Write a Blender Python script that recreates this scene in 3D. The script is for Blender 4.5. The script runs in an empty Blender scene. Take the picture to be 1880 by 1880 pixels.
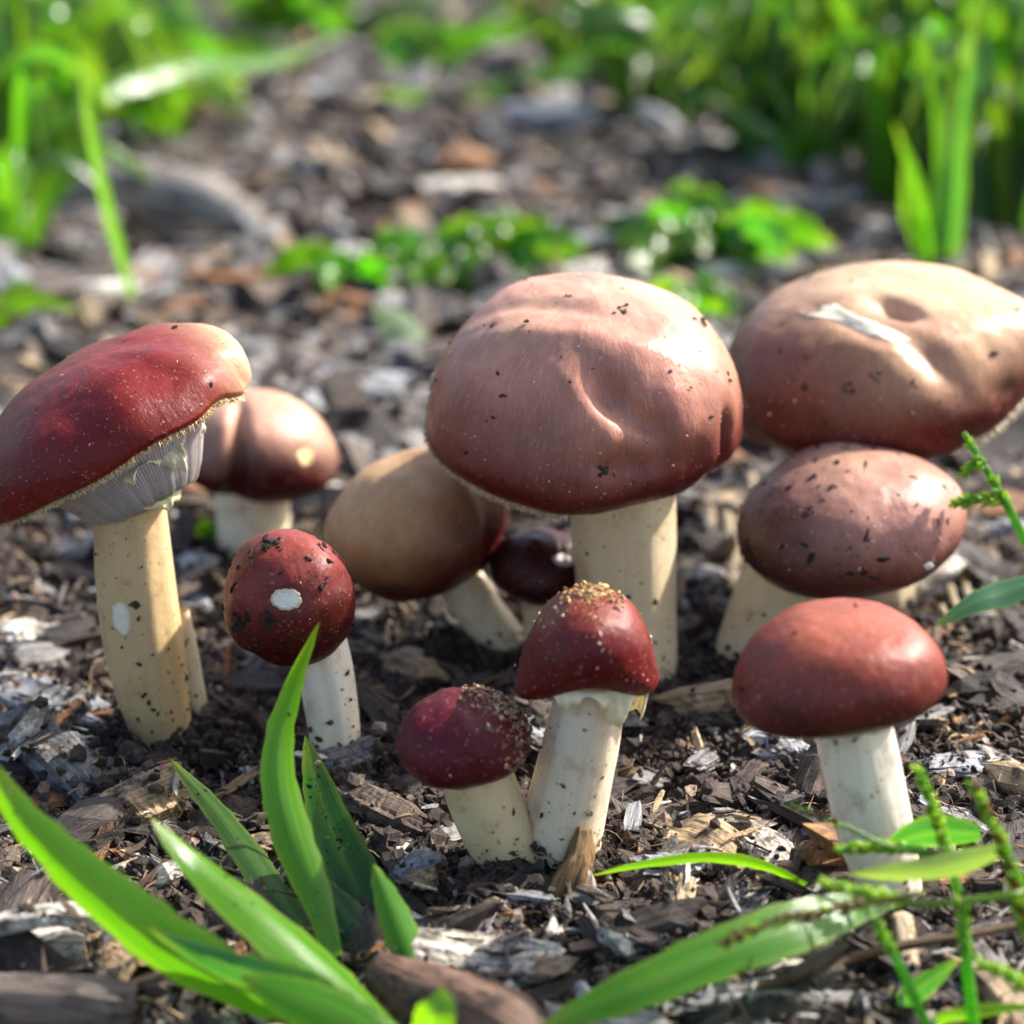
import bpy, math, random
import numpy as np
from mathutils import Vector, Matrix, noise
from mathutils.bvhtree import BVHTree

# ---------------------------------------------------------------- camera, sky, sun, exposure
S = 0.01                      # all modelling below is in centimetres
PITCH, CAM_H, FOV = math.radians(20), 15.5, math.radians(25)
FPX = 940 / math.tan(FOV / 2)
sc = bpy.context.scene
COL = sc.collection
cam = bpy.data.cameras.new('camera')
cam.sensor_width = 36
cam.lens = 18 / math.tan(FOV / 2)
cam.clip_start, cam.clip_end = 0.01, 500
cam.dof.use_dof = True
cam.dof.focus_distance = 0.326
cam.dof.aperture_fstop = 14.5
camo = bpy.data.objects.new('camera', cam)
camo.location = (0, 0, CAM_H * S)
camo.rotation_euler = (math.pi / 2 - PITCH, 0, 0)
COL.objects.link(camo)
sc.camera = camo

SUN_EL, SUN_AZ = math.radians(40), math.radians(62)      # azimuth clockwise from +Y (view direction)
w = bpy.data.worlds.new('World'); sc.world = w; w.use_nodes = True
nt = w.node_tree; nt.nodes.clear()
sky = nt.nodes.new('ShaderNodeTexSky'); sky.sky_type = 'NISHITA'; sky.sun_disc = False
sky.dust_density = 3.0; sky.ozone_density = .6; sky.air_density = .9
sky.sun_elevation = SUN_EL; sky.sun_rotation = SUN_AZ
bg = nt.nodes.new('ShaderNodeBackground'); bg.inputs[1].default_value = 0.14
wo = nt.nodes.new('ShaderNodeOutputWorld')
nt.links.new(sky.outputs[0], bg.inputs[0]); nt.links.new(bg.outputs[0], wo.inputs[0])
sun = bpy.data.lights.new('sun', 'SUN'); sun.energy = 4.7; sun.angle = math.radians(0.6); sun.color = (1, .95, .86)
suno = bpy.data.objects.new('sun', sun)
sd = Vector((math.sin(SUN_AZ) * math.cos(SUN_EL), math.cos(SUN_AZ) * math.cos(SUN_EL), math.sin(SUN_EL)))
suno.rotation_euler = sd.to_track_quat('Z', 'Y').to_euler()
suno.location = (1, 1, 2)
COL.objects.link(suno)
sc.view_settings.view_transform = 'Standard'; sc.view_settings.look = 'None'
sc.view_settings.gamma = 1; sc.view_settings.use_curve_mapping = False
sc.view_settings.exposure = 1.12
sc.render.engine = 'CYCLES'
sc.cycles.use_denoising = True
sc.cycles.max_bounces = 8; sc.cycles.transparent_max_bounces = 6
sc.cycles.sample_clamp_indirect = 6

rng = np.random.default_rng(7)
random.seed(7)

# ---------------------------------------------------------------- geometry helpers
CF = Vector((0, math.cos(PITCH), -math.sin(PITCH)))
CU = Vector((0, math.sin(PITCH), math.cos(PITCH)))
CR = Vector((1, 0, 0))
CP = Vector((0, 0, CAM_H))

def ray(px, py):
    return CR * ((px - 940) / FPX) + CU * ((940 - py) / FPX) + CF

def at_y(px, py, Y):
    d = ray(px, py); return CP + d * (Y / d.y)

def at_z(px, py, z=0.0):
    d = ray(px, py); return CP + d * ((z - CAM_H) / d.z)

def depth(p): return (Vector(p) - CP).dot(CF)
def cpp(p): return depth(p) / FPX            # centimetres in a photo pixel at p

def vnoise(p, seed=0):
    """value noise on an (n,3) array, -1..1"""
    p = np.asarray(p, float); i = np.floor(p).astype(np.int64); f = p - i; f = f * f * (3 - 2 * f)
    def h(ix, iy, iz):
        n = (ix * 374761393 + iy * 668265263 + iz * 2147483647 + seed * 974711) & 0xffffffff
        n = ((n ^ (n >> 13)) * 1274126177) & 0xffffffff
        return ((n ^ (n >> 16)) & 0xffff) / 32767.5 - 1
    r = 0
    for dx in (0, 1):
        for dy in (0, 1):
            for dz in (0, 1):
                wgt = (f[:, 0] if dx else 1 - f[:, 0]) * (f[:, 1] if dy else 1 - f[:, 1]) * (f[:, 2] if dz else 1 - f[:, 2])
                r = r + wgt * h(i[:, 0] + dx, i[:, 1] + dy, i[:, 2] + dz)
    return r

def fbm(p, oct=3, seed=0):
    r, a = 0, 1.0
    p = np.asarray(p, float)
    for k in range(oct):
        r = r + a * vnoise(p * 2 ** k + 17.3 * k, seed + k); a *= .5
    return r / 1.6

FEET = [at_z(*q) for q in ((300, 1345), (615, 1390), (955, 1600), (1035, 1585), (1150, 1240), (925, 1190), (462, 1010), (1385, 1210), (1650, 1690))]
def ground_h(x, y, fine=True):
    x = np.atleast_1d(np.asarray(x, float)); y = np.atleast_1d(np.asarray(y, float))
    p = np.stack([x, y, np.zeros_like(x)], 1)
    near = np.clip(1 - (np.hypot(x, y - 35) - 60) / 200, .15, 1)
    h = .30 * vnoise(p / 5.0, 1) + .14 * vnoise(p / 1.7, 2)
    mound = 0
    for q in FEET: mound = np.maximum(mound, np.exp(-((x - q.x) ** 2 + (y - q.y) ** 2) / 1.3))
    h = h + .24 * mound + .20 * np.exp(-((y - 32) / 5) ** 2 - (x / 6) ** 2) * vnoise(p / 1.0, 8)
    if fine:
        h = h + .10 * fbm(p / .55, 3, 5)
    return h * near
def gh(x, y): return float(ground_h(x, y, False)[0])

def make_mesh(name, v, faces, tint=None, loc=None, smooth=True, origin=(0, 0, 0)):
    """v (n,3) in cm; faces: (m,3) or (m,4) array or a list of such arrays"""
    me = bpy.data.meshes.new(name)
    v = (np.asarray(v, float) - np.asarray(origin, float)) * S
    if not isinstance(faces, list): faces = [faces]
    faces = [np.asarray(f, np.int32) for f in faces if len(f)]
    nl = sum(f.size for f in faces); npoly = sum(len(f) for f in faces)
    me.vertices.add(len(v)); me.vertices.foreach_set('co', v.astype(np.float32).ravel())
    me.loops.add(nl); me.loops.foreach_set('vertex_index', np.concatenate([f.ravel() for f in faces]))
    tot = np.concatenate([np.full(len(f), f.shape[1], np.int32) for f in faces])
    start = np.concatenate([[0], np.cumsum(tot)[:-1]]).astype(np.int32)
    me.polygons.add(npoly); me.polygons.foreach_set('loop_start', start)
    me.polygons.foreach_set('use_smooth', np.full(npoly, smooth))
    me.update(calc_edges=True); me.validate()
    if tint is not None:
        a = me.attributes.new('tint', 'FLOAT_COLOR', 'POINT')
        t = np.ones((len(v), 4), np.float32); t[:, :3] = np.clip(tint, 0, 1); a.data.foreach_set('color', t.ravel())
    if loc is not None:
        a = me.attributes.new('loc', 'FLOAT_VECTOR', 'POINT'); a.data.foreach_set('vector', np.asarray(loc, np.float32).ravel())
    return me

def link(name, me, mat, parent=None, origin=(0, 0, 0), kind=None):
    o = bpy.data.objects.new(name, me); COL.objects.link(o)
    if me is not None and mat is not None and not me.materials: me.materials.append(mat)
    if parent is not None: o.parent = parent
    else: o.location = Vector(origin) * S
    if kind: o['kind'] = kind
    return o

def thing(name, label, cat, origin, group=None):
    o = bpy.data.objects.new(name, None); o.empty_display_size = .01
    COL.objects.link(o); o.location = Vector(origin) * S
    o['label'] = label; o['category'] = cat
    if group: o['group'] = group
    return o

def tag(o, label, cat, group=None):
    o['label'] = label; o['category'] = cat
    if group: o['group'] = group
    return o

def grid_faces(nu, nv, wrap_v):
    """rows nu, columns nv"""
    i, j = np.meshgrid(np.arange(nu - 1), np.arange(nv if wrap_v else nv - 1), indexing='ij')
    j2 = (j + 1) % nv
    return np.stack([i * nv + j, i * nv + j2, (i + 1) * nv + j2, (i + 1) * nv + j], -1).reshape(-1, 4)

def spline(pts, n):
    """Catmull-Rom through (k,d) points"""
    p = np.asarray(pts, float); k = len(p)
    p = np.vstack([2 * p[0] - p[1], p, 2 * p[-1] - p[-2]])
    t = np.linspace(0, k - 1, n); i = np.minimum(t.astype(int), k - 2); f = (t - i)[:, None]
    a, b, c, d = p[i], p[i + 1], p[i + 2], p[i + 3]
    return .5 * (2 * b + (c - a) * f + (2 * a - 5 * b + 4 * c - d) * f ** 2 + (3 * b - a - 3 * c + d) * f ** 3)

# ---------------------------------------------------------------- materials
def new_mat(name):
    m = bpy.data.materials.new(name); m.use_nodes = True
    n = m.node_tree; n.nodes.clear()
    out = n.nodes.new('ShaderNodeOutputMaterial'); b = n.nodes.new('ShaderNodeBsdfPrincipled')
    n.links.new(b.outputs[0], out.inputs[0])
    return m, n, b, out

def attr(n, name):
    a = n.nodes.new('ShaderNodeAttribute'); a.attribute_name = name; return a

def mapped(n, vec, scale):
    m = n.nodes.new('ShaderNodeMapping'); m.inputs['Scale'].default_value = scale
    n.links.new(vec, m.inputs['Vector']); return m.outputs[0]

def noise_tex(n, vec, scale, detail=4, rough=.55):
    t = n.nodes.new('ShaderNodeTexNoise'); t.inputs['Scale'].default_value = scale
    t.inputs['Detail'].default_value = detail; t.inputs['Roughness'].default_value = rough
    n.links.new(vec, t.inputs['Vector']); return t.outputs[0]

def maprange(n, v, a, b, c, d):
    m = n.nodes.new('ShaderNodeMapRange'); n.links.new(v, m.inputs[0])
    for i, x in enumerate((a, b, c, d)): m.inputs[i + 1].default_value = x
    return m.outputs[0]

def mixc(n, fac, a, b, mode='MIX'):
    m = n.nodes.new('ShaderNodeMix'); m.data_type = 'RGBA'; m.blend_type = mode
    for sock, val in ((m.inputs[0], fac), (m.inputs[6], a), (m.inputs[7], b)):
        if hasattr(val, 'is_linked') or isinstance(val, bpy.types.NodeSocket): n.links.new(val, sock)
        else: sock.default_value = val
    return m.outputs[2]

def bump(n, height, strength, dist, bsdf, prev=None):
    b = n.nodes.new('ShaderNodeBump'); b.inputs['Strength'].default_value = strength; b.inputs['Distance'].default_value = dist
    n.links.new(height, b.inputs['Height'])
    if prev is not None: n.links.new(prev, b.inputs['Normal'])
    n.links.new(b.outputs[0], bsdf.inputs['Normal']); return b.outputs[0]

def gray(n, v):
    c = n.nodes.new('ShaderNodeCombineColor')
    for i in range(3): n.links.new(v, c.inputs[i])
    return c.outputs[0]

def mat_wood():
    m, n, b, _ = new_mat('weathered_wood')
    t, l = attr(n, 'tint').outputs['Color'], attr(n, 'loc').outputs['Vector']
    fib = noise_tex(n, mapped(n, l, (.9, 9, 9)), 1.6, 6, .65)
    f2 = maprange(n, fib, .30, .70, .22, 1.8)
    c = mixc(n, 1.0, t, gray(n, f2), 'MULTIPLY')
    pat = noise_tex(n, l, 2.3, 5, .7)
    c = mixc(n, maprange(n, pat, .50, .62, 0, .85), c, (.030, .021, .016, 1))
    fl = noise_tex(n, l, 9, 3, .7)
    c = mixc(n, maprange(n, fl, .67, .74, 0, .6), c, (.42, .36, .30, 1))
    n.links.new(c, b.inputs['Base Color'])
    b.inputs['Roughness'].default_value = .52; b.inputs['Specular IOR Level'].default_value = .35
    p = bump(n, fib, .9, .0008, b); bump(n, fl, .4, .0004, b, p)
    return m

def mat_soil():
    m, n, b, _ = new_mat('dark_soil')
    geo = n.nodes.new('ShaderNodeTexCoord').outputs['Object']
    n1 = noise_tex(n, geo, 160, 8, .7); n2 = noise_tex(n, geo, 900, 4, .7); n3 = noise_tex(n, geo, 22, 4, .6)
    c = mixc(n, maprange(n, n1, .35, .68, 0, 1), (.010, .007, .006, 1), (.075, .052, .040, 1))
    c = mixc(n, maprange(n, n2, .6, .72, 0, .6), c, (.20, .155, .12, 1))
    c = mixc(n, maprange(n, n3, .5, .7, 0, .45), c, (.09, .066, .055, 1))
    n.links.new(c, b.inputs['Base Color']); b.inputs['Roughness'].default_value = .8
    b.inputs['Specular IOR Level'].default_value = .3
    p = bump(n, n1, 1, .002, b); bump(n, n2, .8, .0006, b, p)
    return m

def mat_crumb():
    m, n, b, _ = new_mat('soil_crumb')
    t, l = attr(n, 'tint').outputs['Color'], attr(n, 'loc').outputs['Vector']
    n1 = noise_tex(n, l, 14, 5, .75)
    c = mixc(n, 1.0, t, gray(n, maprange(n, n1, .3, .7, .3, 1.8)), 'MULTIPLY')
    n.links.new(c, b.inputs['Base Color']); b.inputs['Roughness'].default_value = .7
    b.inputs['Specular IOR Level'].default_value = .3
    bump(n, n1, .8, .0006, b); return m

def mat_cap():
    m, n, b, _ = new_mat('cap_skin')
    t, l = attr(n, 'tint').outputs['Color'], attr(n, 'loc').outputs['Vector']
    tc = n.nodes.new('ShaderNodeTexCoord').outputs['Object']
    fib = noise_tex(n, mapped(n, l, (38, 38, 3.5)), 1.0, 5, .65)
    blot = noise_tex(n, tc, 130, 5, .6); pores = noise_tex(n, tc, 1500, 3, .6)
    c = mixc(n, 1.0, t, gray(n, maprange(n, fib, .3, .7, .90, 1.11)), 'MULTIPLY')
    c = mixc(n, 1.0, c, gray(n, maprange(n, blot, .3, .7, .74, 1.22)), 'MULTIPLY')
    big = noise_tex(n, tc, 45, 3, .5)
    c = mixc(n, maprange(n, big, .40, .66, 0, .55), c, mixc(n, 1.0, c, (1.25, 1.55, 1.35, 1), 'MULTIPLY'))
    c = mixc(n, maprange(n, pores, .62, .72, 0, .40), c, (.55, .36, .26, 1))
    hair = noise_tex(n, mapped(n, l, (95, 95, 13)), 1.0, 3, .6)
    c = mixc(n, maprange(n, hair, .56, .70, 0, .34), c, mixc(n, 1.0, c, (1.7, 2.1, 2.0, 1), 'MULTIPLY'))
    c = mixc(n, maprange(n, hair, .44, .32, 0, .30), c, mixc(n, 1.0, c, (.55, .45, .45, 1), 'MULTIPLY'))
    n.links.new(c, b.inputs['Base Color'])
    r = maprange(n, blot, .3, .7, .31, .46); n.links.new(r, b.inputs['Roughness'])
    b.inputs['Specular IOR Level'].default_value = .24
    b.inputs['Subsurface Weight'].default_value = .10
    b.inputs['Subsurface Radius'].default_value = (.004, .0014, .0010); b.inputs['Subsurface Scale'].default_value = .6
    p = bump(n, fib, .14, .0004, b); p = bump(n, blot, .30, .0012, b, p); p = bump(n, hair, .22, .0003, b, p); bump(n, pores, .20, .00025, b, p)
    return m

def mat_stem():
    m, n, b, _ = new_mat('stem_flesh')
    t, l = attr(n, 'tint').outputs['Color'], attr(n, 'loc').outputs['Vector']
    tc = n.nodes.new('ShaderNodeTexCoord').outputs['Object']
    fib = noise_tex(n, mapped(n, l, (9, 9, .35)), 1.6, 5, .6)
    c = mixc(n, 1.0, t, gray(n, maprange(n, fib, .3, .7, .93, 1.05)), 'MULTIPLY')
    st = noise_tex(n, tc, 190, 6, .7)
    c = mixc(n, maprange(n, st, .52, .70, 0, .62), c, (.40, .25, .10, 1))
    c = mixc(n, maprange(n, fib, .50, .74, 0, .42), c, (.52, .34, .14, 1))
    sp = noise_tex(n, tc, 900, 2, .5)
    c = mixc(n, maprange(n, sp, .68, .73, 0, .8), c, (.10, .06, .03, 1))
    n.links.new(c, b.inputs['Base Color']); b.inputs['Roughness'].default_value = .5
    b.inputs['Specular IOR Level'].default_value = .4
    b.inputs['Subsurface Weight'].default_value = .18
    b.inputs['Subsurface Radius'].default_value = (.006, .004, .002); b.inputs['Subsurface Scale'].default_value = .5
    p = bump(n, fib, .15, .0005, b); bump(n, st, .35, .0006, b, p); return m

def mat_leaf():
    m, n, b, out = new_mat('grass_leaf')
    t, l = attr(n, 'tint').outputs['Color'], attr(n, 'loc').outputs['Vector']
    vein = noise_tex(n, mapped(n, l, (16, .25, 1)), 1.6, 3, .5)
    bl = noise_tex(n, l, 1.3, 4, .6)
    c = mixc(n, 1.0, t, gray(n, maprange(n, vein, .3, .7, .76, 1.22)), 'MULTIPLY')
    c = mixc(n, maprange(n, bl, .6, .8, 0, .45), c, (.20, .22, .03, 1))
    sp = noise_tex(n, l, 7, 3, .6)
    c = mixc(n, maprange(n, sp, .70, .76, 0, .7), c, (.16, .09, .03, 1))
    n.links.new(c, b.inputs['Base Color']); b.inputs['Roughness'].default_value = .21
    b.inputs['Specular IOR Level'].default_value = .5
    bp = bump(n, vein, .3, .0005, b)
    tr = n.nodes.new('ShaderNodeBsdfTranslucent')
    tcx = mixc(n, 1.0, c, (2.4, 2.5, .5, 1), 'MULTIPLY'); n.links.new(tcx, tr.inputs[0]); n.links.new(bp, tr.inputs['Normal'])
    mx = n.nodes.new('ShaderNodeMixShader'); mx.inputs[0].default_value = .5
    n.links.new(b.outputs[0], mx.inputs[1]); n.links.new(tr.outputs[0], mx.inputs[2]); n.links.new(mx.outputs[0], out.inputs[0])
    return m

def mat_flesh():
    m, n, b, _ = new_mat('pale_flesh')
    t = attr(n, 'tint').outputs['Color']
    tc = n.nodes.new('ShaderNodeTexCoord').outputs['Object']
    nz = noise_tex(n, tc, 420, 5, .65)
    c = mixc(n, 1.0, t, gray(n, maprange(n, nz, .3, .7, .8, 1.12)), 'MULTIPLY')
    n.links.new(c, b.inputs['Base Color']); b.inputs['Roughness'].default_value = .6
    b.inputs['Subsurface Weight'].default_value = .25
    b.inputs['Subsurface Radius'].default_value = (.003, .002, .001); b.inputs['Subsurface Scale'].default_value = .5
    bump(n, nz, .6, .0006, b); return m

WOOD, SOIL, CRUMB, CAP, STEM, LEAF, FLESH = mat_wood(), mat_soil(), mat_crumb(), mat_cap(), mat_stem(), mat_leaf(), mat_flesh()

# ---------------------------------------------------------------- ground
def axis_coords(a, b, step, far):
    c = list(np.arange(a, b, step)); g = step
    x = a; lo = []
    while x > -far: g *= 1.16; x -= g; lo.append(x)
    g = step; x = c[-1]; hi = []
    while x < far: g *= 1.16; x += g; hi.append(x)
    return np.array(lo[::-1] + c + hi)
gx = axis_coords(-13, 13, .13, 6000); gy = axis_coords(20, 47, .13, 6000)
X, Y = np.meshgrid(gx, gy, indexing='ij')
Z = ground_h(X.ravel(), Y.ravel())
ground = link('ground', make_mesh('ground', np.stack([X.ravel(), Y.ravel(), Z], 1), grid_faces(len(gx), len(gy), False)[:, ::-1]), SOIL)
ground['kind'] = 'structure'

# ---------------------------------------------------------------- wood chips
PAL = {
    'grey':   ((.15, .140, .132), (.26, .248, .242)),
    'blue':   ((.22, .225, .24), (.36, .365, .38)),
    'brown':  ((.062, .043, .033), (.125, .088, .066)),
    'dark':   ((.022, .017, .014), (.055, .040, .033)),
    'tan':    ((.26, .17, .095), (.40, .29, .17)),
    'orange': ((.22, .085, .030), (.30, .14, .055)),
    'pale':   ((.46, .40, .32), (.62, .57, .50)),
}
def pal(kind, r):
    a, b = np.array(PAL[kind][0]), np.array(PAL[kind][1]); return a + (b - a) * r

def rot_batch(yaw, pitch, roll):
    cy, sy, cp, sp, cr, sr = np.cos(yaw), np.sin(yaw), np.cos(pitch), np.sin(pitch), np.cos(roll), np.sin(roll)
    o, z = np.ones_like(yaw), np.zeros_like(yaw)
    Rz = np.stack([cy, -sy, z, sy, cy, z, z, z, o], 1).reshape(-1, 3, 3)
    Ry = np.stack([cp, z, sp, z, o, z, -sp, z, cp], 1).reshape(-1, 3, 3)
    Rx = np.stack([o, z, z, z, cr, -sr, z, sr, cr], 1).reshape(-1, 3, 3)
    return Rz @ Ry @ Rx

def chips(L, W, T, pos, R, tint, nx=3, ring=4, rough=.22, fibre=0.0, r=rng):
    """N splintered pieces of wood, fibres along local x"""
    N = len(L); V = nx * ring + 2
    th = np.arange(ring) / ring * 2 * np.pi + np.pi / ring
    cy = np.sign(np.cos(th)) * np.abs(np.cos(th)) ** .6; cz = np.sign(np.sin(th)) * np.abs(np.sin(th)) ** .75
    sx = np.linspace(-.5, .5, nx)
    P = np.zeros((N, nx, ring, 3))
    tap = 1 - .30 * (np.abs(sx) * 2) ** 3
    wob = 1 + rough * r.uniform(-1, 1, (N, 1, ring)) + rough * .6 * r.uniform(-1, 1, (N, nx, ring))
    endk = np.clip((np.abs(sx) * 2 - .5) * 2, 0, 1)[None, :, None]
    P[..., 0] = L[:, None, None] * (sx[None, :, None] + endk * r.uniform(-.2, .2, (N, 1, ring)) * np.sign(sx)[None, :, None])
    P[..., 1] = .5 * W[:, None, None] * cy[None, None] * tap[None, :, None] * wob
    P[..., 2] = .5 * T[:, None, None] * cz[None, None] * tap[None, :, None] * wob
    bend = r.uniform(-.5, .5, (N, 1, 1)); P[..., 2] += bend * T[:, None, None] * (4 * sx[None, :, None] ** 2)
    P[..., 1] += r.uniform(-.3, .3, (N, 1, 1)) * W[:, None, None] * (4 * sx[None, :, None] ** 2) * .5
    if fibre:
        q = P.reshape(-1, 3) + np.repeat(r.uniform(0, 90, (N, 3)), nx * ring, 0)
        d = vnoise(q * np.array([.7, 7, 7]), 3) + .6 * vnoise(q * np.array([1.3, 16, 16]), 4)
        e = vnoise(q * np.array([5, 5, 5]), 9)
        k = (fibre * (d + .5 * e)).reshape(N, nx, ring)
        nrm = np.stack([np.zeros(ring), cy, cz], 1); nrm /= np.linalg.norm(nrm, axis=1)[:, None]
        P += k[..., None] * nrm[None, None]
        P[..., 0] += endk * (r.uniform(-1, 1, (N, nx, ring)) * fibre * 2.0)
    loc = P.reshape(N, -1, 3)
    e1, e2 = P[:, 0].mean(1), P[:, -1].mean(1)
    loc = np.concatenate([loc, e1[:, None], e2[:, None]], 1)
    wv = np.einsum('nij,nvj->nvi', R, loc) + pos[:, None]
    loc = loc + r.uniform(0, 100, (N, 1, 3))
    q = grid_faces(nx, ring, True)
    a = np.arange(ring); b = (a + 1) % ring
    t1 = np.stack([b, a, np.full(ring, nx * ring)], 1)
    t2 = np.stack([(nx - 1) * ring + a, (nx - 1) * ring + b, np.full(ring, nx * ring + 1)], 1)
    off = (np.arange(N) * V)[:, None, None]
    q = (q[None] + off).reshape(-1, 4); t = (np.concatenate([t1, t2])[None] + off).reshape(-1, 3)
    tt = np.repeat(tint[:, None], V, 1) * r.uniform(.85, 1.15, (N, V, 1))
    return wv.reshape(-1, 3), [q, t], tt.reshape(-1, 3), loc.reshape(-1, 3)

def merge(parts):
    v, f3, f4, t, l, o = [], [], [], [], [], 0
    for pv, pf, pt, pl in parts:
        for f in pf: (f4 if f.shape[1] == 4 else f3).append(f + o)
        v.append(pv); t.append(pt); l.append(pl); o += len(pv)
    fs = []
    if f4: fs.append(np.concatenate(f4))
    if f3: fs.append(np.concatenate(f3))
    return np.concatenate(v), fs, np.concatenate(t), np.concatenate(l)

CLUSTER = []          # (x, y, r) of mushroom feet, kept free of chips
def foot(px, py, r): p = at_z(px, py); CLUSTER.append((p.x, p.y, r)); return p
for a in ((300, 1345, .9), (345, 1330, .6), (615, 1390, .7), (955, 1600, .7), (1035, 1585, .8), (1150, 1240, 1.2), (925, 1190, .7), (1000, 1180, .5),
          (462, 1010, .9), (1600, 1040, 1.0), (1385, 1210, .9), (1650, 1690, .7)):
    foot(*a)
def free_of_feet(x, y, pad=0):
    ok = np.ones(len(x), bool)
    for cx, cy, r in CLUSTER: ok &= np.hypot(x - cx, y - cy) > r + pad
    return ok

def scatter(n, y0, y1, power=1.0):
    y = y0 + (y1 - y0) * rng.random(n) ** power
    hw = (y * .94 + 5) * .2217 * (1.35 + .45 * np.clip((y - 42) / 30, 0, 1)) + 1.5
    x = rng.uniform(-1, 1, n) * hw
    return x, y

def pick(n, weights):
    ks = list(weights); p = np.array([weights[k] for k in ks], float); p /= p.sum()
    idx = rng.choice(len(ks), n, p=p); rr = rng.random((n, 1))
    lo = np.array([PAL[k][0] for k in ks]); hi = np.array([PAL[k][1] for k in ks])
    return lo[idx] + (hi[idx] - lo[idx]) * rr

def mulch_layer(n, y0, y1, l0, l1, tilt, weights, power=1.0, nx=3, ring=4, lift=.0, aspect=(.18, .6)):
    x, y = scatter(n, y0, y1, power)
    k = free_of_feet(x, y, .25) & (rng.random(n) > .72 * np.exp(-((y - 32.5) / 4.2) ** 2 - ((x + .2) / 5.5) ** 2)); x, y = x[k], y[k]; n = len(x)
    L = l0 * (l1 / l0) ** rng.random(n); W = L * rng.uniform(aspect[0], aspect[1], n); T = W * rng.uniform(.3, .8, n)
    z = ground_h(x, y, False) + T * .3 + lift + rng.normal(0, .05, n)
    R = rot_batch(rng.uniform(0, 2 * np.pi, n), rng.normal(0, tilt, n), rng.normal(0, tilt * 1.3, n))
    return chips(L, W, T, np.stack([x, y, z], 1), R, pick(n, weights), nx, ring)

near_w = dict(grey=2, blue=.5, brown=6, dark=9, tan=1.5, orange=.5, pale=.5)
far_w = dict(grey=5, blue=.8, brown=7, dark=3, tan=1.5, orange=.5, pale=.5)
parts = [
    mulch_layer(5200, 20, 47, .22, .9, .35, near_w),
    mulch_layer(700, 20, 47, .9, 1.8, .3, near_w, nx=6, ring=7, lift=.04),
    mulch_layer(2600, 20, 29.5, .2, .9, .35, dict(grey=3, blue=1, brown=4, dark=3, tan=3, orange=.8, pale=1.2), lift=.08),
    mulch_layer(11500, 42, 150, .5, 1.9, .3, far_w, power=1.25),
    mulch_layer(3300, 42, 150, 1.0, 2.4, .25, far_w, power=1.25, nx=4, ring=5),
    mulch_layer(5000, 20, 50, .25, 1.1, .5, dict(tan=4, grey=2, brown=4, pale=1), aspect=(.05, .12)),
]
v, f, t, l = merge(parts)
TOPV = [v]
mulch = link('wood_mulch', make_mesh('wood_mulch', v, f, t, l, smooth=False), WOOD, kind='stuff')
tag(mulch, 'small splinters of wood mulch covering the dark soil', 'mulch')

# ---- soil crumbs and root fibres
OCT = np.array([(1, 0, 0), (-1, 0, 0), (0, 1, 0), (0, -1, 0), (0, 0, 1), (0, 0, -1)], float)
OCTF = np.array([(0, 2, 4), (2, 1, 4), (1, 3, 4), (3, 0, 4), (2, 0, 5), (1, 2, 5), (3, 1, 5), (0, 3, 5)])
def ico_unit():
    v = [p for p in OCT]; f = []; mid = {}
    for a, b, c in OCTF:
        def m(i, j):
            k = (min(i, j), max(i, j))
            if k not in mid:
                p = v[i] + v[j]; v.append(p / np.linalg.norm(p)); mid[k] = len(v) - 1
            return mid[k]
        x, y_, z_ = m(a, b), m(b, c), m(c, a)
        f += [(a, x, z_), (x, b, y_), (z_, y_, c), (x, y_, z_)]
    return np.array(v), np.array(f)
SPH, SPHF = ico_unit()

def crumbs(pos, size, tint, base=SPH, basef=SPHF, flat=None, R=None, jag=.35):
    N, K = len(pos), len(base)
    q = base[None] * (1 + jag * rng.uniform(-1, 1, (N, K, 1)))
    sc3 = size[:, None] * (rng.uniform(.55, 1.3, (N, 3)) if flat is None else flat)
    q = q * sc3[:, None]
    if R is None: R = rot_batch(rng.uniform(0, 6.3, N), rng.uniform(-1, 1, N), rng.uniform(-1, 1, N))
    wv = np.einsum('nij,nvj->nvi', R, q) + pos[:, None]
    f = (basef[None] + (np.arange(N) * K)[:, None, None]).reshape(-1, 3)
    tt = np.repeat(tint[:, None], K, 1) * rng.uniform(.75, 1.25, (N, K, 1))
    ll = q + rng.uniform(0, 50, (N, 1, 3))
    return wv.reshape(-1, 3), [f], tt.reshape(-1, 3), ll.reshape(-1, 3)

soilcol = lambda n: np.array([.028, .020, .016]) * rng.uniform(.5, 2.4, (n, 1)) * rng.uniform(.9, 1.1, (n, 3))
cr = []
x, y = scatter(16000, 20, 46); z = ground_h(x, y)
cr.append(crumbs(np.stack([x, y, z + .01], 1), .025 + .10 * rng.random(len(x)) ** 3, soilcol(len(x)), OCT, OCTF))
x, y = scatter(13000, 21, 42); n = len(x)
cr.append(crumbs(np.stack([x, y, ground_h(x, y, False) + .26 * rng.random(n)], 1), .02 + .09 * rng.random(n) ** 2.2, soilcol(n) * np.where(rng.random((n, 1)) < .12, 4, 1.2), jag=.5))
fx, fy, fz = [], [], []
for cx, cy, r in CLUSTER:
    n = 650; a = rng.uniform(0, 6.283, n); d = r * (.55 + 1.5 * rng.random(n) ** 1.4)
    x, y = cx + d * np.cos(a), cy + d * np.sin(a)
    lift = .22 * np.clip(1.3 - d / r, 0, 1)
    cr.append(crumbs(np.stack([x, y, ground_h(x, y) + lift * rng.random(n)], 1), .03 + .13 * rng.random(n) ** 2.5, soilcol(n)))
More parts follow.
